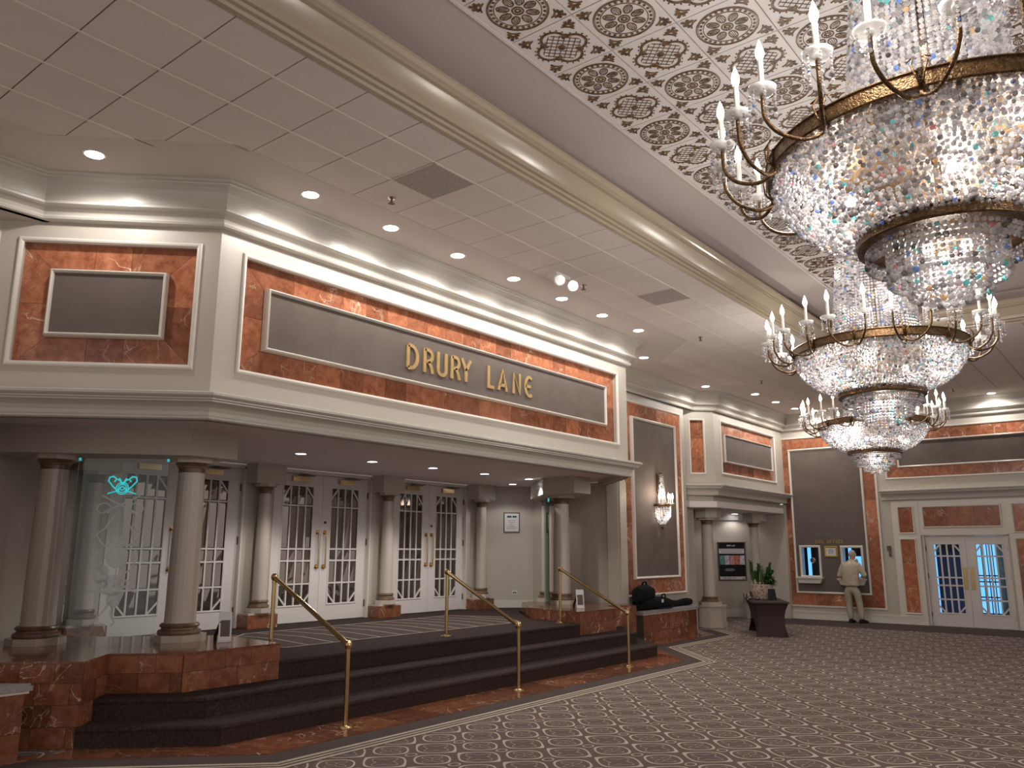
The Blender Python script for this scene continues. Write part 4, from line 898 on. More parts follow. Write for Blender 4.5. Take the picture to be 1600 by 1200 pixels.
def card_stand(x, y, z, rz, lab):
    t = thing('card_stand', (0, 0, 0), lab, 'card stand')
    b = MB(); th = math.radians(14)
    f = lambda a, d, h_: (a, -h_*math.sin(th)*-1+d*math.cos(th), h_*math.cos(th)+d*math.sin(th)*0)
    def bx(a0, a1, d0, d1, h0, h1):
        b_ = MB(); v = [f(a, d, h_) for h_ in (h0, h1) for a, d in ((a0, d0), (a1, d0), (a1, d1), (a0, d1))]
        return b_.add(v, [(0,3,2,1),(4,5,6,7),(0,1,5,4),(1,2,6,5),(2,3,7,6),(3,0,4,7)])
    obj('card', bx(-0.07, 0.07, 0.0, 0.006, 0.0, 0.33), 'paper', t)
    obj('picture', bx(-0.05, 0.05, -0.002, 0.0, 0.06, 0.24), 'board', t)
    obj('lip', bx(-0.07, 0.07, -0.03, 0.0, 0.0, 0.02), 'white', t)
    obj('easel_leg', MB().tube([(-0.05, 0.06, 0.22), (-0.09, 0.16, 0.06), (-0.09, 0.18, 0.0)], [0.016, 0.02, 0.02], 8), 'blackpl', t)
    t.location = (x, y, z); t.rotation_euler = (0, 0, rz)
card_stand(5.42, 8.45, 0.762, math.radians(-28), 'small white card stand at the foot of the left column')
card_stand(12.45, 8.35, 0.762, math.radians(-45), 'small white card stand on the right marble pedestal')
# ================================================================ poster
po = thing('poster_frame', w_alc.P(0.69, 0, 0.96), 'framed black show poster in the alcove', 'poster')
obj('frame', frame_mb(w_alc, 0.29, 1.09, 0.96, 2.005, 0, 0.035, 0.035), 'darkframe', po)
obj('poster_sheet', MB().wbox(w_alc, 0.32, 1.06, 0, 0.015, 0.99, 1.975), 'blackpl', po)
obj('white_band', MB().wbox(w_alc, 0.33, 1.05, 0.015, 0.0165, 1.69, 1.82), 'paper', po)
obj('white_band', MB().wbox(w_alc, 0.33, 1.05, 0.015, 0.0165, 0.995, 1.07), 'paper', po)
b = MB()
for row, (l, r_) in enumerate(((0.36, 1.03), (0.40, 0.98))):
    x = l
    while x < r_: b.wbox(w_alc, x, x+0.022, 0.0166, 0.018, 1.773-row*0.055, 1.80-row*0.055); x += 0.038
obj('heading_marks', b, 'darkframe', po)
for k, c in enumerate(((0.05, 0.22, 0.20), (0.45, 0.40, 0.48), (0.45, 0.20, 0.19), (0.38, 0.11, 0.05), (0.42, 0.42, 0.50))):
    M['pic%d' % k] = noisy(mat('poster_picture_%d' % k, c, 0.5), c, tuple(min(1, q*1.7+0.05) for q in c), 14.0)
    obj('show_picture', MB().wbox(w_alc, 0.34+k*0.145, 0.475+k*0.145, 0.015, 0.017, 1.39, 1.64), 'pic%d' % k, po)
obj('white_marks', MB().wbox(w_alc, 0.50, 0.72, 0.015, 0.0165, 1.22, 1.235).wbox(w_alc, 0.46, 0.77, 0.015, 0.0165, 1.245, 1.26).wbox(w_alc, 0.50, 0.73, 0.015, 0.0165, 1.27, 1.285), 'cushion', po)
text_on_wall(w_alc, 'DRURY LANe', 0.56, 1.885, 0.038, 0.015, 0.017, 'paper', po, t=0.16, gap=0.18)
text_on_wall(w_alc, 'ON SALe NOW!', 0.44, 1.013, 0.04, 0.0166, 0.018, 'darkframe', po, t=0.18, gap=0.3, space=0.7)
# ================================================================ recessed lights
def downlight(x, y, z, lab, energy, lens='lens', rad=0.085, angle=168, group=None, tgt=None):
    t = thing('downlight', (x, y, z), lab, 'downlight', group)
    obj('trim_ring', MB().lathe([(rad, 0.012), (rad, -0.004), (rad+0.018, -0.006), (rad+0.022, 0.0), (rad+0.022, 0.012)], (x, y, z), 24), 'white', t, smooth=True)
    obj('lens', MB().lathe([(0.0, -0.002), (rad, -0.002)], (x, y, z), 24), lens, t)
    spot((x, y, z-0.10), energy, angle, 0.35, 0.06, LAMP, tgt or (x, y, z-1), t)
ORD = ['first', 'second', 'third', 'fourth', 'fifth', 'sixth', 'seventh', 'eighth']
downlight(3.07, 7.52, CEIL, 'round downlight above the square marble panel on the angled wall', W_DOWN)
for i, x in enumerate((4.90, 6.05, 7.20, 8.35, 9.50, 10.62, 11.77)): downlight(x, 6.63, CEIL, 'round downlight above the lettered sign, %s from the left' % ORD[i], W_DOWN)
downlight(13.58, 7.55, CEIL, 'round downlight just past the right end of the sign wall', W_DOWN)
downlight(16.95, 7.85, CEIL, 'round downlight above the sconce panel', W_DOWN)
for i, (x, y) in enumerate(((18.55, 7.33), (19.9, 7.34), (21.14, 7.30))): downlight(x, y, CEIL, 'round downlight above the alcove panel, %s from the left' % ORD[i], W_DOWN)
downlight(21.8, 7.0, CEIL, 'round downlight in the corner over the box office', W_DOWN)
downlight(21.87, 2.87, CEIL, 'round downlight above the long panel over the far doors', W_DOWN)
downlight(21.87, 5.0, CEIL, 'round downlight behind the farthest chandelier', W_DOWN)
for i, (x, y) in enumerate(((7.23, 9.67), (8.61, 9.68), (9.93, 9.63), (11.28, 9.63), (12.64, 9.65), (13.45, 10.7))): downlight(x, y, 3.14, 'small soffit downlight over the landing, %s from the left' % ORD[i], W_SOFFIT*(1.0, 1.0, 1.0, 1.0, 0.6, 0.25)[i], 'lens2', 0.075, 140)
for i, (x, y) in enumerate(((20.6, 9.44), (21.55, 9.30))): downlight(x, y, 2.76, ('left' if i == 0 else 'right')+' small downlight in the poster alcove ceiling', W_ALCOVE, 'lens2', 0.09, 140)
# emergency light and sprinklers
em = thing('emergency_light', (8.6, 6.06, CEIL), 'twin-headed emergency light on the ceiling above the sign', 'emergency light')
obj('mounting_box', MB().box(8.45, 8.78, 5.98, 6.14, CEIL-0.06, CEIL), 'white', em)
for dx in (-0.12, 0.15):
    obj('arm', MB().tube([(8.6+dx, 6.0, CEIL-0.05), (8.6+dx*1.1, 5.97, CEIL-0.10)], 0.012, 8), 'white', em)
    c = Vector((8.6+dx*1.15, 5.95, CEIL-0.13)); ax = Vector((-0.6, -0.75, -0.3)).normalized()
    obj('lamp_head', MB().tube([c-ax*0.05, c-ax*0.02, c+ax*0.05], [0.035, 0.07, 0.082], 16), 'white', em, smooth=True)
    obj('reflector', MB().tube([c+ax*0.051, c+ax*0.053], 0.068, 16), 'chrome', em)
for i, (x, y, lab) in enumerate(((5.49, 6.02, 'ceiling sprinkler below the near air vent'), (9.18, 6.03, 'ceiling sprinkler beside the emergency light'), (12.83, 6.0, 'ceiling sprinkler near the right end of the sign'), (17.12, 6.6, 'ceiling sprinkler in front of the alcove bay'), (20.75, 3.48, 'ceiling sprinkler right of the farthest chandelier'))):
    t = thing('sprinkler', (x, y, CEIL), lab, 'sprinkler')
    obj('escutcheon', MB().lathe([(0.045, 0), (0.04, -0.008), (0.015, -0.012)], (x, y, CEIL), 16), 'chrome', t)
    obj('head', MB().tube([(x, y, CEIL-0.01), (x, y, CEIL-0.06)], 0.012, 8).lathe([(0.0, -0.066), (0.035, -0.064), (0.035, -0.06), (0.0, -0.058)], (x, y, CEIL), 12), 'darkframe', t)
# ================================================================ table, plant
def table():
    A, B = Vector((17.08, 7.02)), Vector((17.39, 6.46))
    e = (B-A).normalized(); f = Vector((-e.y, e.x)); 
    if f.x < 0: f = -f
    Lw, Ld, Hh = (B-A).length, 1.45, 0.715
    t = thing('covered_table', ((A.x+B.x)/2+f.x*0.7, (A.y+B.y)/2+f.y*0.7, 0), 'table under a stretched dark aubergine cover in front of the alcove', 'table')
    G = lambda s, d, z: (A.x+e.x*s+f.x*d, A.y+e.y*s+f.y*d, z)
    top = MB(); n = 2
    top.add([G(-0.06, -0.06, Hh-0.03), G(Lw+0.06, -0.06, Hh-0.03), G(Lw+0.06, Ld+0.06, Hh-0.03), G(-0.06, Ld+0.06, Hh-0.03), G(-0.05, -0.05, Hh), G(Lw+0.05, -0.05, Hh), G(Lw+0.05, Ld+0.05, Hh), G(-0.05, Ld+0.05, Hh)], [(0,3,2,1),(4,5,6,7),(0,1,5,4),(1,2,6,5),(2,3,7,6),(3,0,4,7)])
    obj('table_top', top, 'spandex', t)
    # front apron narrows at mid height, stretched between four feet
    def apron(P, Q, inn, arch):
        b = MB(); N, K = 12, 12; v = []
        for j in range(K+1):
            h_ = j/K; z = Hh*h_-0.01*h_; waist = math.sin(math.pi*h_)*0.065-0.04*h_**4-0.01
            for i in range(N+1):
                s = i/N; p = [P[k]+(Q[k]-P[k])*s for k in (0, 1)]
                cx_, cy_ = (P[0]+Q[0])/2, (P[1]+Q[1])/2; L = math.hypot(Q[0]-P[0], Q[1]-P[1]); sh = waist*(1-2*s)/L*1.0
                q = (p[0]+(Q[0]-P[0])*sh+inn[0]*(waist*0.6+0.02), p[1]+(Q[1]-P[1])*sh+inn[1]*(waist*0.6+0.02))
                zz = z + (1-h_)*arch*math.sin(math.pi*s)
                v.append((q[0], q[1], zz))
        f_ = [(j*(N+1)+i, j*(N+1)+i+1, (j+1)*(N+1)+i+1, (j+1)*(N+1)+i) for j in range(K) for i in range(N)]
        return b.add(v, f_)
    c = [G(0, 0, 0), G(Lw, 0, 0), G(Lw, Ld, 0), G(0, Ld, 0)]
    obj('cover_front', apron(c[0], c[1], (f.x, f.y), 0.0), 'spandex', t, smooth=True)
    obj('cover_side', apron(c[3], c[0], (e.x, e.y), 0.33), 'spandex', t, smooth=True)
    obj('cover_side', apron(c[1], c[2], (-e.x, -e.y), 0.33), 'spandex', t, smooth=True)
    obj('cover_back', apron(c[2], c[3], (-f.x, -f.y), 0.0), 'spandex', t, smooth=True)
    for s, d in ((0.11, 0.11), (Lw-0.11, 0.11), (Lw-0.11, Ld-0.11), (0.11, Ld-0.11)): obj('leg', MB().tube([G(s, d, 0), G(s, d, Hh-0.03)], 0.02, 8), 'blackpl', t)
    obj('cross_bar', MB().tube([G(0.03, Ld-0.03, 0.25), G(0.05, 0.2, 0.25)], 0.012, 6), 'blackpl', t)
    return t
table()
px_, py_ = 18.0, 7.22; zt_ = 0.716
pp = thing('potted_plant', (px_, py_, zt_), 'leafy green plant in a patterned pot on the covered table', 'plant')
obj('pot', MB().lathe([(0.16, 0), (0.18, 0.02), (0.215, 0.12), (0.235, 0.22), (0.245, 0.30), (0.255, 0.305), (0.255, 0.33), (0.23, 0.33), (0.22, 0.28), (0.0, 0.28)], (px_, py_, zt_), 32), 'pot', pp, smooth=True)
def leaf(b, p, d, L, wd, bend):
    d = Vector(d).normalized(); side = d.cross(Vector((0, 0, 1))); side = side.normalized() if side.length > 1e-3 else Vector((1, 0, 0)); nrm = side.cross(d)
    pts = []; n = 5
    for i in range(n+1):
        t_ = i/n; c = Vector(p)+d*L*t_-Vector((0, 0, 1))*bend*t_*t_*L; w_ = wd*math.sin(math.pi*(0.12+0.86*t_))
        pts += [c-side*w_+nrm*w_*0.25, c, c+side*w_+nrm*w_*0.25]
    b.add(pts, [(i*3+k, i*3+k+1, i*3+k+4, i*3+k+3) for i in range(n) for k in (0, 1)])
rng = random.Random(3)
for k in range(9):       # upright fronds with paired leaflets
    b = MB(); an = rng.uniform(0, 6.28); r0 = rng.uniform(0.02, 0.14); lean = rng.uniform(0.05, 0.22)
    base = Vector((px_+r0*math.cos(an), py_+r0*math.sin(an), zt_+0.28)); tip_h = rng.uniform(0.28, 0.55)
    if k < 3: base = Vector((px_-0.06+0.05*k, py_+0.16-0.07*k, zt_+0.28)); tip_h = (0.56, 0.48, 0.42)[k]; lean = 0.05
    tip = base+Vector((lean*math.cos(an), lean*math.sin(an), tip_h))
    b.tube([base, (base+tip)/2, tip], [0.012, 0.01, 0.004], 6)
    for i in range(9):
        t_ = 0.2+0.8*i/9; c = base+(tip-base)*t_
        for s in (-1, 1):
            a2 = an+1.57*s+rng.uniform(-0.4, 0.4); leaf(b, c, (math.cos(a2), math.sin(a2), 0.9), 0.12, 0.03, 0.1)
    obj('frond', b, 'leaf', pp)
for k in range(8):
    b = MB()
    for i in range(9):
        an = -1.2+rng.uniform(-1.5, 1.5); el = rng.uniform(0.1, 1.0)
        c = Vector((px_+0.08*math.cos(an), py_-0.1+0.08*math.sin(an), zt_+0.29+rng.uniform(0, 0.16)))
        leaf(b, c, (math.cos(an), math.sin(an), el), rng.uniform(0.13, 0.24), 0.035, 0.35)
    obj('leaf_cluster', b, 'leaf', pp)
b = MB(); b.tube([(px_-0.05, py_+0.2, zt_+0.3), (px_+0.02, py_+0.33, zt_+0.42), (px_+0.12, py_+0.45, zt_+0.44), (px_+0.2, py_+0.55, zt_+0.40)], 0.004, 5)
for p in ((px_+0.02, py_+0.33, zt_+0.42), (px_+0.2, py_+0.55, zt_+0.40), (px_+0.12, py_+0.45, zt_+0.44)):
    for a2 in (0.5, 2.2): leaf(b, p, (math.cos(a2), math.sin(a2), 0.3), 0.09, 0.025, 0.2)
obj('trailing_stem', b, 'leaf', pp)
sb = thing('sign_holder', (17.75, 6.83, zt_), 'black easel-backed sign holder on the covered table', 'sign holder')
def tri(b, c, e, f, w_, d_, h_):
    v = [Vector(c)+e*s*w_/2+f*dd*d_+Vector((0, 0, hh)) for s in (-1, 1) for dd, hh in ((0, 0), (1, 0), (0.55, h_), (0.45, h_))]
    return b.add(v, [(0,1,2,3),(7,6,5,4),(0,4,5,1),(1,5,6,2),(2,6,7,3),(3,7,4,0)])
def board(c, e, f, w_, th, h_, lean):
    v = []
    for z, k in ((0.0, 0.0), (h_, 1.0)):
        for s_, d_ in ((-0.5, 0), (0.5, 0), (0.5, th), (-0.5, th)):
            v.append(Vector(c)+f*(s_*w_*(1-0.25*k))+e*(d_+lean*k)+Vector((0, 0, z)))
    return MB().add(v, [(0,3,2,1),(4,5,6,7),(0,1,5,4),(1,2,6,5),(2,3,7,6),(3,0,4,7)])
e_, f_ = Vector((0.84, 0.54, 0)), Vector((0.48, -0.87, 0))
obj('front_board', board((17.66, 6.86, zt_+0.002), e_, f_, 0.19, 0.012, 0.24, 0.06), 'blackpl', sb)
obj('back_strut', board((17.80, 6.95, zt_+0.002), e_, f_, 0.08, 0.012, 0.22, -0.06), 'blackpl', sb)
cu = thing('plastic_cup', (17.72, 7.55, zt_), 'small clear tumbler left of the plant pot', 'cup')
obj('cup', MB().lathe([(0.03, 0.0), (0.033, 0.005), (0.042, 0.12), (0.040, 0.12), (0.031, 0.008), (0.0, 0.008)], (17.72, 7.50, zt_+0.002), 20), 'pane', cu, smooth=True)
obj('spout', MB().tube([(17.76, 7.47, zt_+0.0), (17.80, 7.43, zt_+0.05), (17.78, 7.45, zt_+0.12)], 0.012, 8), 'white', cu)
gl = thing('eyeglasses', (17.66, 7.30, zt_), 'dark-rimmed glasses lying before the plant pot', 'glasses')
for s in (0.0, 0.14):
    c = Vector((17.60+s*0.2, 7.33-s, zt_+0.04))
    obj('rim', MB().tube([c+Vector((0, 0.05*math.cos(a), 0.035*math.sin(a))) for a in [i*0.5236 for i in range(13)]], 0.006, 6), 'blackpl', gl)
obj('temple', MB().tube([(17.60, 7.39, zt_+0.05), (17.72, 7.42, zt_+0.02)], 0.005, 6).tube([(17.63, 7.14, zt_+0.05), (17.75, 7.16, zt_+0.02)], 0.005, 6), 'blackpl', gl)
# ================================================================ bags on the bench
def blob(rows):
    """closed loft: rows = [(centre, half_w (y), half_h (z))] along x"""
    b = MB(); n = 14; v = []
    for (c, hw, hh) in rows:
        for j in range(n):
            a = 2*math.pi*j/n; cy_, sz = math.cos(a), math.sin(a)
            v.append((c[0], c[1]+hw*math.copysign(abs(cy_)**0.75, cy_), max(c[2]-hh, c[2]+hh*math.copysign(abs(sz)**0.75, sz))))
    k = len(rows)
    return b.add(v, [(i*n+j, i*n+(j+1) % n, (i+1)*n+(j+1) % n, (i+1)*n+j) for i in range(k-1) for j in range(n)] + [tuple(range(n))[::-1], tuple(range((k-1)*n, k*n))])
zb = 0.622; yb = 8.27
gc = thing('guitar_case', (15.5, yb, zb), 'black soft guitar case lying on the grey bench cushion', 'guitar case')
obj('case_body', blob([((14.30, yb, zb+0.06), 0.06, 0.05), ((14.36, yb, zb+0.11), 0.14, 0.10), ((14.6, yb, zb+0.13), 0.165, 0.125), ((14.85, yb, zb+0.13), 0.16, 0.125), ((15.05, yb, zb+0.12), 0.14, 0.115), ((15.25, yb, zb+0.12), 0.14, 0.115), ((15.45, yb, zb+0.105), 0.12, 0.10), ((15.62, yb, zb+0.085), 0.085, 0.08), ((15.78, yb, zb+0.07), 0.06, 0.065), ((16.0, yb, zb+0.065), 0.055, 0.06), ((16.2, yb, zb+0.075), 0.07, 0.07), ((16.42, yb, zb+0.08), 0.08, 0.075), ((16.58, yb, zb+0.07), 0.06, 0.06), ((16.63, yb, zb+0.06), 0.02, 0.03)]), 'black', gc, smooth=True)
obj('carry_handle', MB().tube([(15.12, yb-0.08, zb+0.22), (15.17, yb-0.09, zb+0.275), (15.27, yb-0.09, zb+0.285), (15.32, yb-0.08, zb+0.22)], 0.014, 8), 'black', gc)
obj('shoulder_strap', MB().tube([(14.9, yb-0.15, zb+0.04), (15.2, yb-0.17, zb+0.015), (15.45, yb-0.15, zb+0.02), (15.6, yb-0.09, zb+0.05)], 0.016, 6), 'black', gc)
obj('white_label', MB().prism([(15.02, yb-0.155), (15.10, yb-0.155), (15.10, yb-0.150), (15.02, yb-0.150)], zb+0.13, zb+0.19), 'paper', gc)
obj('zip', MB().tube([(14.4, yb-0.13, zb+0.15), (14.8, yb-0.155, zb+0.17), (15.1, yb-0.142, zb+0.16), (15.4, yb-0.12, zb+0.14)], 0.006, 6), 'blackpl', gc)
bp = thing('backpack', (14.5, yb-0.03, zb+0.25), 'black bag heaped on the left end of the guitar case', 'bag')
obj('bag_body', blob([((14.22, yb-0.03, zb+0.25), 0.05, 0.08), ((14.28, yb-0.03, zb+0.30), 0.13, 0.13), ((14.45, yb-0.03, zb+0.33), 0.15, 0.15), ((14.62, yb-0.03, zb+0.34), 0.14, 0.145), ((14.78, yb-0.03, zb+0.32), 0.12, 0.12), ((14.85, yb-0.03, zb+0.28), 0.05, 0.06)]), 'black', bp, smooth=True)
obj('top_handle', MB().tube([(14.52, yb, zb+0.46), (14.56, yb, zb+0.53), (14.66, yb, zb+0.54), (14.71, yb, zb+0.45)], 0.02, 8), 'black', bp)
# ================================================================ wall sconce
def bead_mesh(b, p, r):
    x, y, z = p; t = 0.8507*r; s = 0.5257*r
    V = [(-s,t,0),(s,t,0),(-s,-t,0),(s,-t,0),(0,-s,t),(0,s,t),(0,-s,-t),(0,s,-t),(t,0,-s),(t,0,s),(-t,0,-s),(-t,0,s)]
    k = len(b.v); b.v += [(x+a, y+c, z+d) for a, c, d in V]
    b.f += [(k+i, k+j, k+l) for i, j, l in ICO]
ICO = [(0,11,5),(0,5,1),(0,1,7),(0,7,10),(0,10,11),(1,5,9),(5,11,4),(11,10,2),(10,7,6),(7,1,8),(3,9,4),(3,4,2),(3,2,6),(3,6,8),(3,8,9),(4,9,5),(2,4,11),(6,2,10),(8,6,7),(9,8,1)]
def flame(b, x, y, z, s=1.0): return b.lathe([(0.009*s, 0), (0.015*s, 0.018*s), (0.016*s, 0.03*s), (0.011*s, 0.05*s), (0.004*s, 0.07*s), (0.0, 0.082*s)], (x, y, z), 10)
sx, sy = 15.62, 8.36
sn = thing('wall_sconce', (sx, 8.44, 2.2), 'crystal wall sconce with lit candle bulbs on the tall grey panel', 'wall lamp')
obj('backplate', MB().box(sx-0.03, sx+0.03, 8.43, 8.455, 2.65, 3.4), 'antique', sn)
obj('band', MB().lathe([(0.185, 0.0), (0.195, 0.0), (0.20, 0.025), (0.195, 0.05), (0.185, 0.05), (0.18, 0.025), (0.185, 0.0)], (sx, sy, 2.69), 28), 'antique', sn, smooth=True)
obj('finial', MB().tube([(sx, sy, 3.42), (sx, sy, 3.30)], 0.03, 10).tube([(sx, sy, 2.27), (sx, sy, 2.2)], [0.03, 0.01], 8), 'antique', sn)
b = MB()
for k in range(18):
    a = 2*math.pi*k/18
    for i in range(22):
        t_ = i/21; r_ = 0.035+0.075*t_; bead_mesh(b, (sx+r_*math.cos(a), sy+r_*math.sin(a)*0.8, 3.36-0.64*t_), 0.016)
for k in range(26):
    a = 2*math.pi*k/26
    for i in range(13):
        t_ = i/12; r_ = 0.185-0.03*t_-0.10*max(0, t_-0.6)/0.4; bead_mesh(b, (sx+r_*math.cos(a), sy+min(r_*math.sin(a), 0.085), 2.68-0.36*t_), 0.017)
obj('crystal_strands', b, 'crystal', sn, kind='stuff')
for a in (200, 250, 290, 340):
    a = math.radians(a); ex, ey = sx+0.26*math.cos(a), sy+0.22*math.sin(a)
    ar = obj('arm', MB().tube([(sx+0.19*math.cos(a), sy+0.17*math.sin(a), 2.71), (sx+0.23*math.cos(a), sy+0.2*math.sin(a), 2.66), (ex, ey, 2.69), (ex, ey, 2.74)], 0.008, 6), 'antique', sn)
    obj('bobeche', MB().lathe([(0.01, 0), (0.04, 0.008), (0.045, 0.016), (0.01, 0.01)], (ex, ey, 2.74), 12), 'bob', ar)
    obj('candle', MB().tube([(ex, ey, 2.75), (ex, ey, 2.85)], 0.011, 8), 'candle', ar)
    obj('bulb', flame(MB(), ex, ey, 2.85, 1.5), 'bulb', ar, smooth=True)
point((sx-0.25, sy-0.12, 2.92), W_SCONCE*0.25, 0.04, (1, 0.82, 0.66), sn); point((sx+0.05, sy-0.34, 2.92), W_SCONCE*0.35, 0.05, (1, 0.85, 0.7), sn); point((sx, sy-0.05, 2.5), W_SCONCE*0.2, 0.05, (1, 0.88, 0.75), sn); point((sx, sy-0.02, 3.0), W_SCONCE*0.1, 0.03, (1, 0.88, 0.75), sn)
# ================================================================ chandeliers
def make_chandelier():
    t = thing('chandelier', (0, 0, 0)); R = 0.75; top = 6.0-3.63
    def band(r, z0, z1, name):
        prof = [(r-0.012, z0), (r+0.006, z0), (r+0.012, z0+0.008), (r+0.004, z0+0.014), (r+0.004, z1-0.014), (r+0.012, z1-0.008), (r+0.006, z1), (r-0.012, z1), (r-0.012, z0)]
        o = obj(name, MB().lathe(prof, (0, 0, 0), 72), 'antique', t, smooth=True); return o
    mr = band(R+0.015, -0.042, 0.042, 'main_ring')
    st_ = MB()
    for k in range(24):
        a = 2*math.pi*(k+0.5)/24; c = Vector((math.cos(a), math.sin(a), 0)); st_.tube([c*(R+0.002), c*(R+0.014)], [0.016, 0.010], 8)
    obj('boss', st_, 'antique', mr)
    band(0.372, -0.442, -0.372, 'lower_ring')
    obj('canopy', MB().lathe([(0.03, top-0.16), (0.16, top-0.12), (0.19, top-0.05), (0.2, top)], (0, 0, 0), 28), 'antique', t, smooth=True)
    obj('stem', MB().tube([(0, 0, -0.3), (0, 0, top-0.1)], 0.018, 8), 'antique', t)
    spokes = MB()
    for k in range(8): a = 2*math.pi*k/8; spokes.tube([(0, 0, 0.0), (R*math.cos(a), R*math.sin(a), 0.0)], 0.008, 5)
    obj('spokes', spokes, 'antique', t)
    # hanging cone
    b = MB(); n = 76
    for k in range(n):
        a = 2*math.pi*k/n; z = 0.02; 
        for i in range(int((top-0.14)/0.029)):
            z = 0.02+i*0.029; s = z/(top-0.14); r = 0.40-0.10*z if z < 1.6 else 0.24-0.08*(z-1.6)
            bead_mesh(b, (r*math.cos(a), r*math.sin(a), z), 0.0135)
    obj('crystal_cone', b, 'crystal', t, kind='stuff')
    # bowl
    def bowl(s): # s 0..1
        P = [(0.745, -0.03), (0.735, -0.10), (0.70, -0.18), (0.635, -0.26), (0.54, -0.33), (0.44, -0.375), (0.35, -0.40)]
        x = s*(len(P)-1); i = min(int(x), len(P)-2); f = x-i; return (P[i][0]+(P[i+1][0]-P[i][0])*f, P[i][1]+(P[i+1][1]-P[i][1])*f)
    b = MB(); rows = 30
    for j in range(rows):
        r, z = bowl(j/(rows-1)); m = int(2*math.pi*r/0.0262)
        for k in range(m):
            a = 2*math.pi*(k+0.5*(j % 2))/m; rj = r+random.uniform(-0.018, 0.008); bead_mesh(b, (rj*math.cos(a)+random.uniform(-0.005, 0.005), rj*math.sin(a)+random.uniform(-0.005, 0.005), z+random.uniform(-0.006, 0.006)), random.choice((0.0095, 0.011, 0.0125, 0.0135)))
    for j in range(14):
        r, z = bowl(j/13); r -= 0.045; z += 0.03; m = int(2*math.pi*r/0.04)
        for k in range(m):
            a = 2*math.pi*(k+0.5*(j % 2))/m; bead_mesh(b, (r*math.cos(a), r*math.sin(a), z), 0.012)
    for j in range(9):       # inner swags
        r = 0.40+0.035*j; m = int(2*math.pi*r/0.05)
        for k in range(m):
            a = 2*math.pi*k/m; bead_mesh(b, (r*math.cos(a), r*math.sin(a), -0.02-0.05*math.sin(math.pi*j/8)), 0.013)
    obj('crystal_bowl', b, 'crystal', t, kind='stuff')
    b = MB()
    for r, z0, z1, sp in ((0.338, -0.43, -0.50, 0.030), (0.25, -0.42, -0.60, 0.030), (0.165, -0.44, -0.66, 0.030), (0.08, -0.5, -0.70, 0.032)):
        m = int(2*math.pi*r/sp)
        for k in range(m):
            a = 2*math.pi*k/m; z = z0
            while z > z1: bead_mesh(b, (r*math.cos(a), r*math.sin(a), z), 0.0125); z -= 0.027
            bead_mesh(b, (r*math.cos(a), r*math.sin(a), z), 0.017)
    obj('crystal_skirt', b, 'crystal', t, kind='stuff')
    ibm = mesh('inner_bulb', MB().lathe([(0.0, -0.03), (0.022, -0.02), (0.028, 0.0), (0.022, 0.02), (0.0, 0.03)], (0, 0, 0), 10), 'bulb', True)
    for r_, z_, n_ in ((0.46, -0.26, 6), (0.09, -0.47, 3)):
        for k in range(n_): a = 2*math.pi*k/n_+0.3; piece('inner_bulb', ibm, (r_*math.cos(a), r_*math.sin(a), z_), t)
    # candle arms in pairs
    armb = None; first = None
    def arm(side):
        p = [(R, 0, 0.0), (R+0.02, 0, -0.07), (R+0.085, side*0.05, -0.105), (R+0.17, side*0.11, -0.07), (R+0.215, side*0.145, 0.0), (R+0.222, side*0.15, 0.07), (R+0.222, side*0.15, 0.12)]
        cr = []
        for i in range(len(p)-1):
            q = [Vector(p[max(0, min(len(p)-1, i+k))]) for k in (-1, 0, 1, 2)]
            for t_ in (0, 0.25, 0.5, 0.75): cr.append(0.5*((2*q[1])+(q[2]-q[0])*t_+(2*q[0]-5*q[1]+4*q[2]-q[3])*t_*t_+(3*q[1]-q[0]-3*q[2]+q[3])*t_**3))
        cr.append(Vector(p[-1]))
        ex, ey, ez = p[-1]
        a_ = mesh('candle_arm', MB().tube(cr, 0.0095, 8).tube([(R+0.015, 0, -0.05), (R+0.05, side*0.012, -0.01), (R+0.05, side*0.03, 0.05), (R+0.03, side*0.02, 0.09), (R+0.045, side*0.045, 0.07)], 0.005, 5).tube([(R+0.012, 0, -0.045), (R+0.012, 0, 0.045)], 0.016, 6), 'antique', True)
        bo = MB(); pr = [(0.015, -0.008), (0.045, -0.002), (0.066, 0.012), (0.072, 0.030), (0.066, 0.032), (0.02, 0.012)]
        bo.lathe(pr, (ex, ey, ez), 20, 20, 0.12)
        pe = MB()
        for k in range(7):
            a = 2*math.pi*k/7
            for i in range(5): bead_mesh(pe, (ex+0.057*math.cos(a), ey+0.057*math.sin(a), ez-0.004-i*0.017), 0.0072)
            bead_mesh(pe, (ex+0.057*math.cos(a), ey+0.057*math.sin(a), ez-0.095), 0.011)
        ca = MB().tube([(ex, ey, ez+0.01), (ex, ey, ez+0.17)], 0.0125, 10); ca.lathe([(0.02, 0.005), (0.021, 0.02), (0.013, 0.024)], (ex, ey, ez), 10)
        return a_, [('bobeche', mesh('bobeche', bo, 'bob', True), None), ('crystal_drops', mesh('crystal_drops', pe, 'crystal'), 'stuff'), ('candle', mesh('candle', ca, 'candle', True), None), ('bulb', mesh('bulb', flame(MB(), ex, ey, ez+0.17, 1.25), 'bulb', True), None)]
    arms = [arm(-1), arm(1)]
    for k in range(12):
        for am, subs in arms:
            o = bpy.data.objects.new('candle_arm', am); COL.objects.link(o); o.parent = t; o.rotation_euler = (0, 0, 2*math.pi*k/12+0.13)
            for nm, me, kd in subs:
                q = bpy.data.objects.new(nm, me); COL.objects.link(q); q.parent = o
                if kd: q['kind'] = kd
    for a in (0, 120, 240):
        c = math.radians(a); point((0.45*math.cos(c), 0.45*math.sin(c), -0.13), W_CHAND*0.075, 0.06, LAMP, t)
        point((1.0*math.cos(c+1), 1.0*math.sin(c+1), 0.36), W_CHAND*0.16, 0.12, LAMP, t)
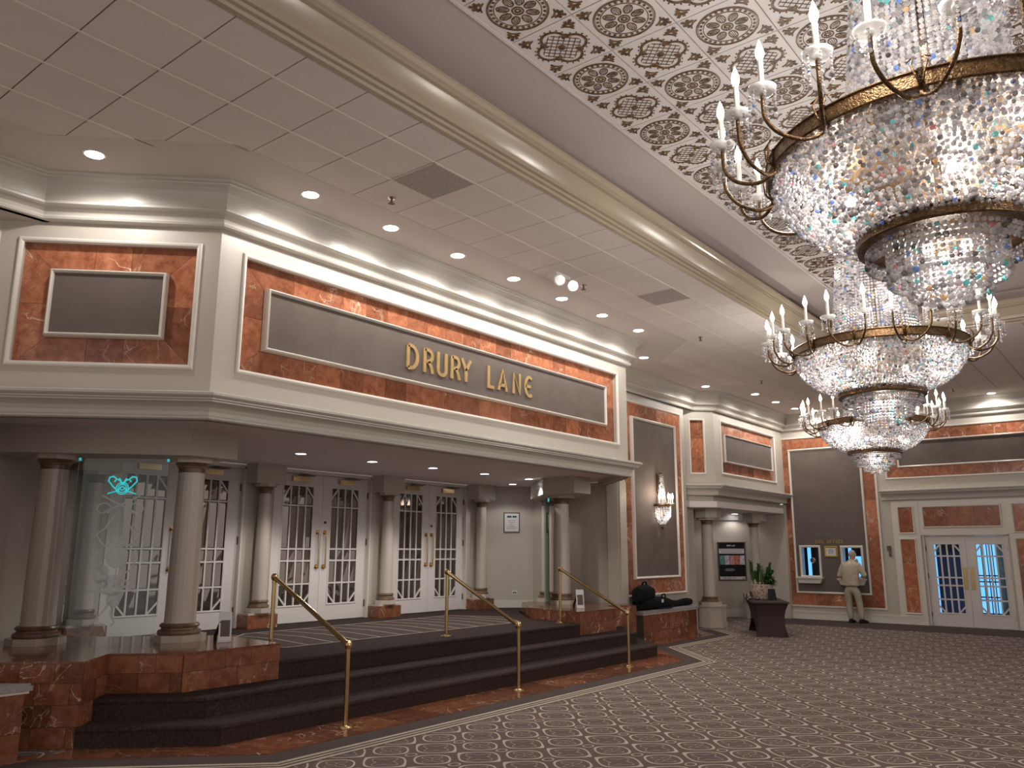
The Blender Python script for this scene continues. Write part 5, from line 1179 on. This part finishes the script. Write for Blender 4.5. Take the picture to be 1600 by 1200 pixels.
    point((0, 0, -0.50), W_CHAND*0.04, 0.05, LAMP, t)
    point((0, 0, 0.6), W_CHAND*0.06, 0.05, LAMP, t)
    return t
ch = make_chandelier()
CHS = [((4.05, 0.645, 3.63), 'nearest and largest crystal chandelier, cut off by the right edge', 0.0), ((7.97, 1.93, 3.63), 'middle crystal chandelier of the three in the row', 0.4), ((12.75, 3.26, 3.63), 'farthest crystal chandelier, hanging before the box office wall', 0.8)]
for i, (loc, lab, rz) in enumerate(CHS):
    o = ch if i == 0 else copy_tree(ch)
    o.location = loc; o.rotation_euler = (0, 0, rz)
    tag(o, lab, 'chandelier', 'crystal chandeliers under the coffer')
# ================================================================ the visitor at the ticket window
def person():
    t = thing('person', (21.86, 6.42, 0), 'man in beige jacket and khaki trousers standing at the ticket window', 'person')
    bx, by = 21.86, 6.43
    def skin(name, verts, edges, radii, m_, parent, sub=2, root=0):
        me = bpy.data.meshes.new(name); o0 = OFF[parent.name]
        me.from_pydata([(v[0]-o0.x, v[1]-o0.y, v[2]-o0.z) for v in verts], edges, []); me.materials.append(M[m_])
        o = bpy.data.objects.new(name, me); COL.objects.link(o); o.parent = parent; OFF[o.name] = o0
        o.modifiers.new('skin', 'SKIN'); sv = me.skin_vertices[0].data
        for i, r in enumerate(radii): sv[i].radius = r if isinstance(r, tuple) else (r, r); sv[i].use_root = (i == root)
        s = o.modifiers.new('sub', 'SUBSURF'); s.levels = sub; s.render_levels = sub
        o.modifiers['skin'].use_smooth_shade = True
        return o
    # body (skin): legs, torso, neck, head, arms and hands as one figure; +y is the man's left, he faces +x
    hipL, hipR = (bx, by+0.10, 0.90), (bx, by-0.09, 0.90)
    V = [(bx, by, 0.96), (bx, by+0.005, 1.12), (bx+0.01, by-0.01, 1.30), (bx+0.03, by-0.02, 1.42), (bx+0.06, by-0.035, 1.50), (bx+0.09, by-0.05, 1.57), (bx+0.115, by-0.055, 1.66), (bx+0.11, by-0.055, 1.74),
         (bx+0.02, by+0.18, 1.41), (bx+0.02, by+0.255, 1.16), (bx+0.20, by+0.20, 1.09), (bx+0.29, by+0.16, 1.10),
         (bx+0.03, by-0.22, 1.42), (bx+0.05, by-0.30, 1.17), (bx+0.20, by-0.25, 1.13), (bx+0.29, by-0.20, 1.13),
         hipL, (bx+0.03, by+0.095, 0.50), (bx-0.0, by+0.06, 0.09), (bx+0.10, by+0.05, 0.045),
         hipR, (bx+0.05, by-0.155, 0.50), (bx+0.0, by-0.20, 0.09), (bx+0.10, by-0.22, 0.045)]
    E_ = [(0,1),(1,2),(2,3),(3,4),(4,5),(5,6),(6,7),(3,8),(8,9),(9,10),(10,11),(3,12),(12,13),(13,14),(14,15),(0,16),(16,17),(17,18),(18,19),(0,20),(20,21),(21,22),(22,23)]
    Rr = [(0.075,0.10),(0.09,0.13),(0.12,0.165),(0.10,0.13),0.055,0.062,0.088,0.07, 0.062,0.045,0.036,0.03, 0.062,0.045,0.036,0.03, 0.055,0.045,0.036,0.036, 0.055,0.045,0.036,0.036]
    body = skin('body', V, E_, Rr, 'skin', t, 2, 0)
    # jacket: lofted body and sleeves
    b = MB(); n = 20; v = []; rows_ = [(0.905, 0.128, 0.190, 0), (0.925, 0.142, 0.205, 0), (1.0, 0.142, 0.205, 0), (1.12, 0.138, 0.205, 0.0), (1.25, 0.142, 0.215, 0.0), (1.36, 0.142, 0.225, -0.01), (1.425, 0.128, 0.218, -0.015), (1.47, 0.105, 0.175, -0.02), (1.505, 0.082, 0.115, -0.03), (1.53, 0.066, 0.078, -0.035), (1.565, 0.062, 0.068, -0.045)]
    for (z, rx, ry, dy) in rows_:
        for j in range(n):
            a = 2*math.pi*j/n; wr = 1+0.03*math.sin(5*a+z*23)
            v.append((bx+0.04*max(0, z-1.2)/0.3+rx*wr*math.cos(a), by+dy+ry*wr*math.sin(a), z))
    b.add(v, [(i*n+j, i*n+(j+1) % n, (i+1)*n+(j+1) % n, (i+1)*n+j) for i in range(len(rows_)-1) for j in range(n)])
    jk = obj('jacket', b, 'shirt', body, smooth=True)
    for s_, el, wr_ in ((1, (bx+0.02, by+0.275, 1.16), (bx+0.19, by+0.215, 1.09)), (-1, (bx+0.045, by-0.325, 1.17), (bx+0.19, by-0.27, 1.125))):
        sh = Vector((bx+0.03, by-0.015+s_*0.165, 1.415)); el = Vector(el); wr_ = Vector(wr_)
        b = MB().tube([sh+Vector((0, -s_*0.05, 0.02)), sh, sh+(el-sh)*0.3, sh+(el-sh)*0.75, el, el+(wr_-el)*0.25, el+(wr_-el)*0.7, wr_], [0.06, 0.082, 0.08, 0.068, 0.064, 0.06, 0.054, 0.048], 14)
        obj('sleeve', b, 'shirt', body, smooth=True)
    TV = [(bx, by, 0.97), (bx, by, 0.90), (bx+0.005, by+0.095, 0.82), (bx+0.03, by+0.095, 0.50), (bx, by+0.06, 0.07), (bx+0.01, by-0.10, 0.82), (bx+0.05, by-0.155, 0.50), (bx+0.0, by-0.20, 0.07)]
    TE = [(0,1),(1,2),(2,3),(3,4),(1,5),(5,6),(6,7)]
    skin('trousers', TV, TE, [(0.12,0.18),(0.13,0.19),0.112,0.086,0.07,0.112,0.086,0.07], 'khaki', body, 2, 0)
    for sy_, ang in ((by+0.06, -0.12), (by-0.205, -0.45)):
        d = Vector((math.cos(ang), math.sin(ang), 0)); c = Vector((bx, sy_, 0.0))
        b = MB(); n = 12; v = []
        for (s, hw, h_) in ((-0.085, 0.03, 0.06), (-0.07, 0.042, 0.085), (0.0, 0.045, 0.10), (0.09, 0.05, 0.075), (0.16, 0.048, 0.055), (0.195, 0.025, 0.03)):
            for j in range(n):
                a = 2*math.pi*j/n; p = c+d*s+Vector((-d.y, d.x, 0))*hw*math.cos(a); v.append((p.x, p.y, max(0.0, h_*0.5+h_*0.62*math.sin(a))))
        b.add(v, [(i*n+j, i*n+(j+1) % n, (i+1)*n+(j+1) % n, (i+1)*n+j) for i in range(5) for j in range(n)] + [tuple(range(n))[::-1], tuple(range(5*n, 6*n))])
        obj('shoe', b, 'blackpl', body, smooth=True)
    # hair cap on the head, ears, fingers
    hc = Vector((bx+0.105, by-0.055, 1.695)); b = MB(); n = 18; v = []; rows = 8
    for i in range(rows+1):
        el = math.radians(-28+118*i/rows)
        for j in range(n):
            a = 2*math.pi*j/n; fr = 0.5+0.5*math.cos(a); e2 = max(el, math.radians(28)*fr-math.radians(28)*(1-fr))
            v.append((hc.x+0.098*math.cos(e2)*math.cos(a), hc.y+0.082*math.cos(e2)*math.sin(a), hc.z+0.102*math.sin(e2)))
    b.add(v, [(i*n+j, i*n+(j+1) % n, (i+1)*n+(j+1) % n, (i+1)*n+j) for i in range(rows) for j in range(n)])
    obj('hair', b, 'hair', body, smooth=True)
    for s in (-1, 1):
        obj('ear', MB().lathe([(0.0, -0.035), (0.012, -0.028), (0.018, 0.0), (0.014, 0.024), (0.0, 0.034)], (hc.x-0.005, hc.y+s*0.083, hc.z-0.02), 10), 'skin', body, smooth=True)
        w0 = Vector((bx+0.29, by+(0.16 if s > 0 else -0.20), 1.10 if s > 0 else 1.13))
        for k in range(4):
            y0 = w0.y+(k-1.5)*0.017; ln = (0.062, 0.072, 0.068, 0.052)[k]
            obj('finger', MB().tube([(w0.x+0.0, y0, w0.z), (w0.x+ln*0.45, y0, w0.z+0.006), (w0.x+ln*0.8, y0, w0.z-0.008), (w0.x+ln, y0, w0.z-0.025)], [0.0095, 0.009, 0.008, 0.006], 8), 'skin', body, smooth=True)
        obj('thumb', MB().tube([(w0.x-0.02, w0.y-s*0.02, w0.z), (w0.x+0.02, w0.y-s*0.045, w0.z-0.005), (w0.x+0.045, w0.y-s*0.042, w0.z-0.018)], [0.011, 0.0095, 0.007], 8), 'skin', body, smooth=True)
    # face (turned to the window)
    obj('nose', MB().tube([(hc.x+0.088, hc.y, hc.z+0.0), (hc.x+0.115, hc.y, hc.z-0.045), (hc.x+0.09, hc.y, hc.z-0.05)], [0.01, 0.015, 0.01], 8), 'skin', body, smooth=True)
    for s in (-1, 1): obj('eye', MB().lathe([(0.0, -0.011), (0.008, -0.008), (0.011, 0), (0.008, 0.008), (0.0, 0.011)], (hc.x+0.084, hc.y+s*0.032, hc.z-0.005), 10), 'paper', body, smooth=True)
    obj('mouth', MB().tube([(hc.x+0.082, hc.y-0.025, hc.z-0.075), (hc.x+0.092, hc.y, hc.z-0.074), (hc.x+0.082, hc.y+0.025, hc.z-0.075)], 0.005, 6), 'darkframe', body)
person()

# ================================================================ groups of alike things
GROUPS = {'downlight': 'recessed round downlights', 'column': 'cream columns with brown bases', 'handrail': 'brass handrails on the steps', 'sprinkler': 'ceiling sprinklers', 'air vent': 'square ceiling vents', 'card stand': 'small card stands on the pedestals', 'socket': 'white wall sockets', 'sign panel': 'marble sign panels with fabric boards', 'wall panel': 'marble framed wall panels', 'pedestal': 'red marble pedestals', 'bench': 'marble benches with cushions', 'glass panel': 'glass panels by the columns'}
for o in list(COL.objects):
    if o.parent is None and o.get('category') in GROUPS and 'group' not in o: o['group'] = GROUPS[o['category']]
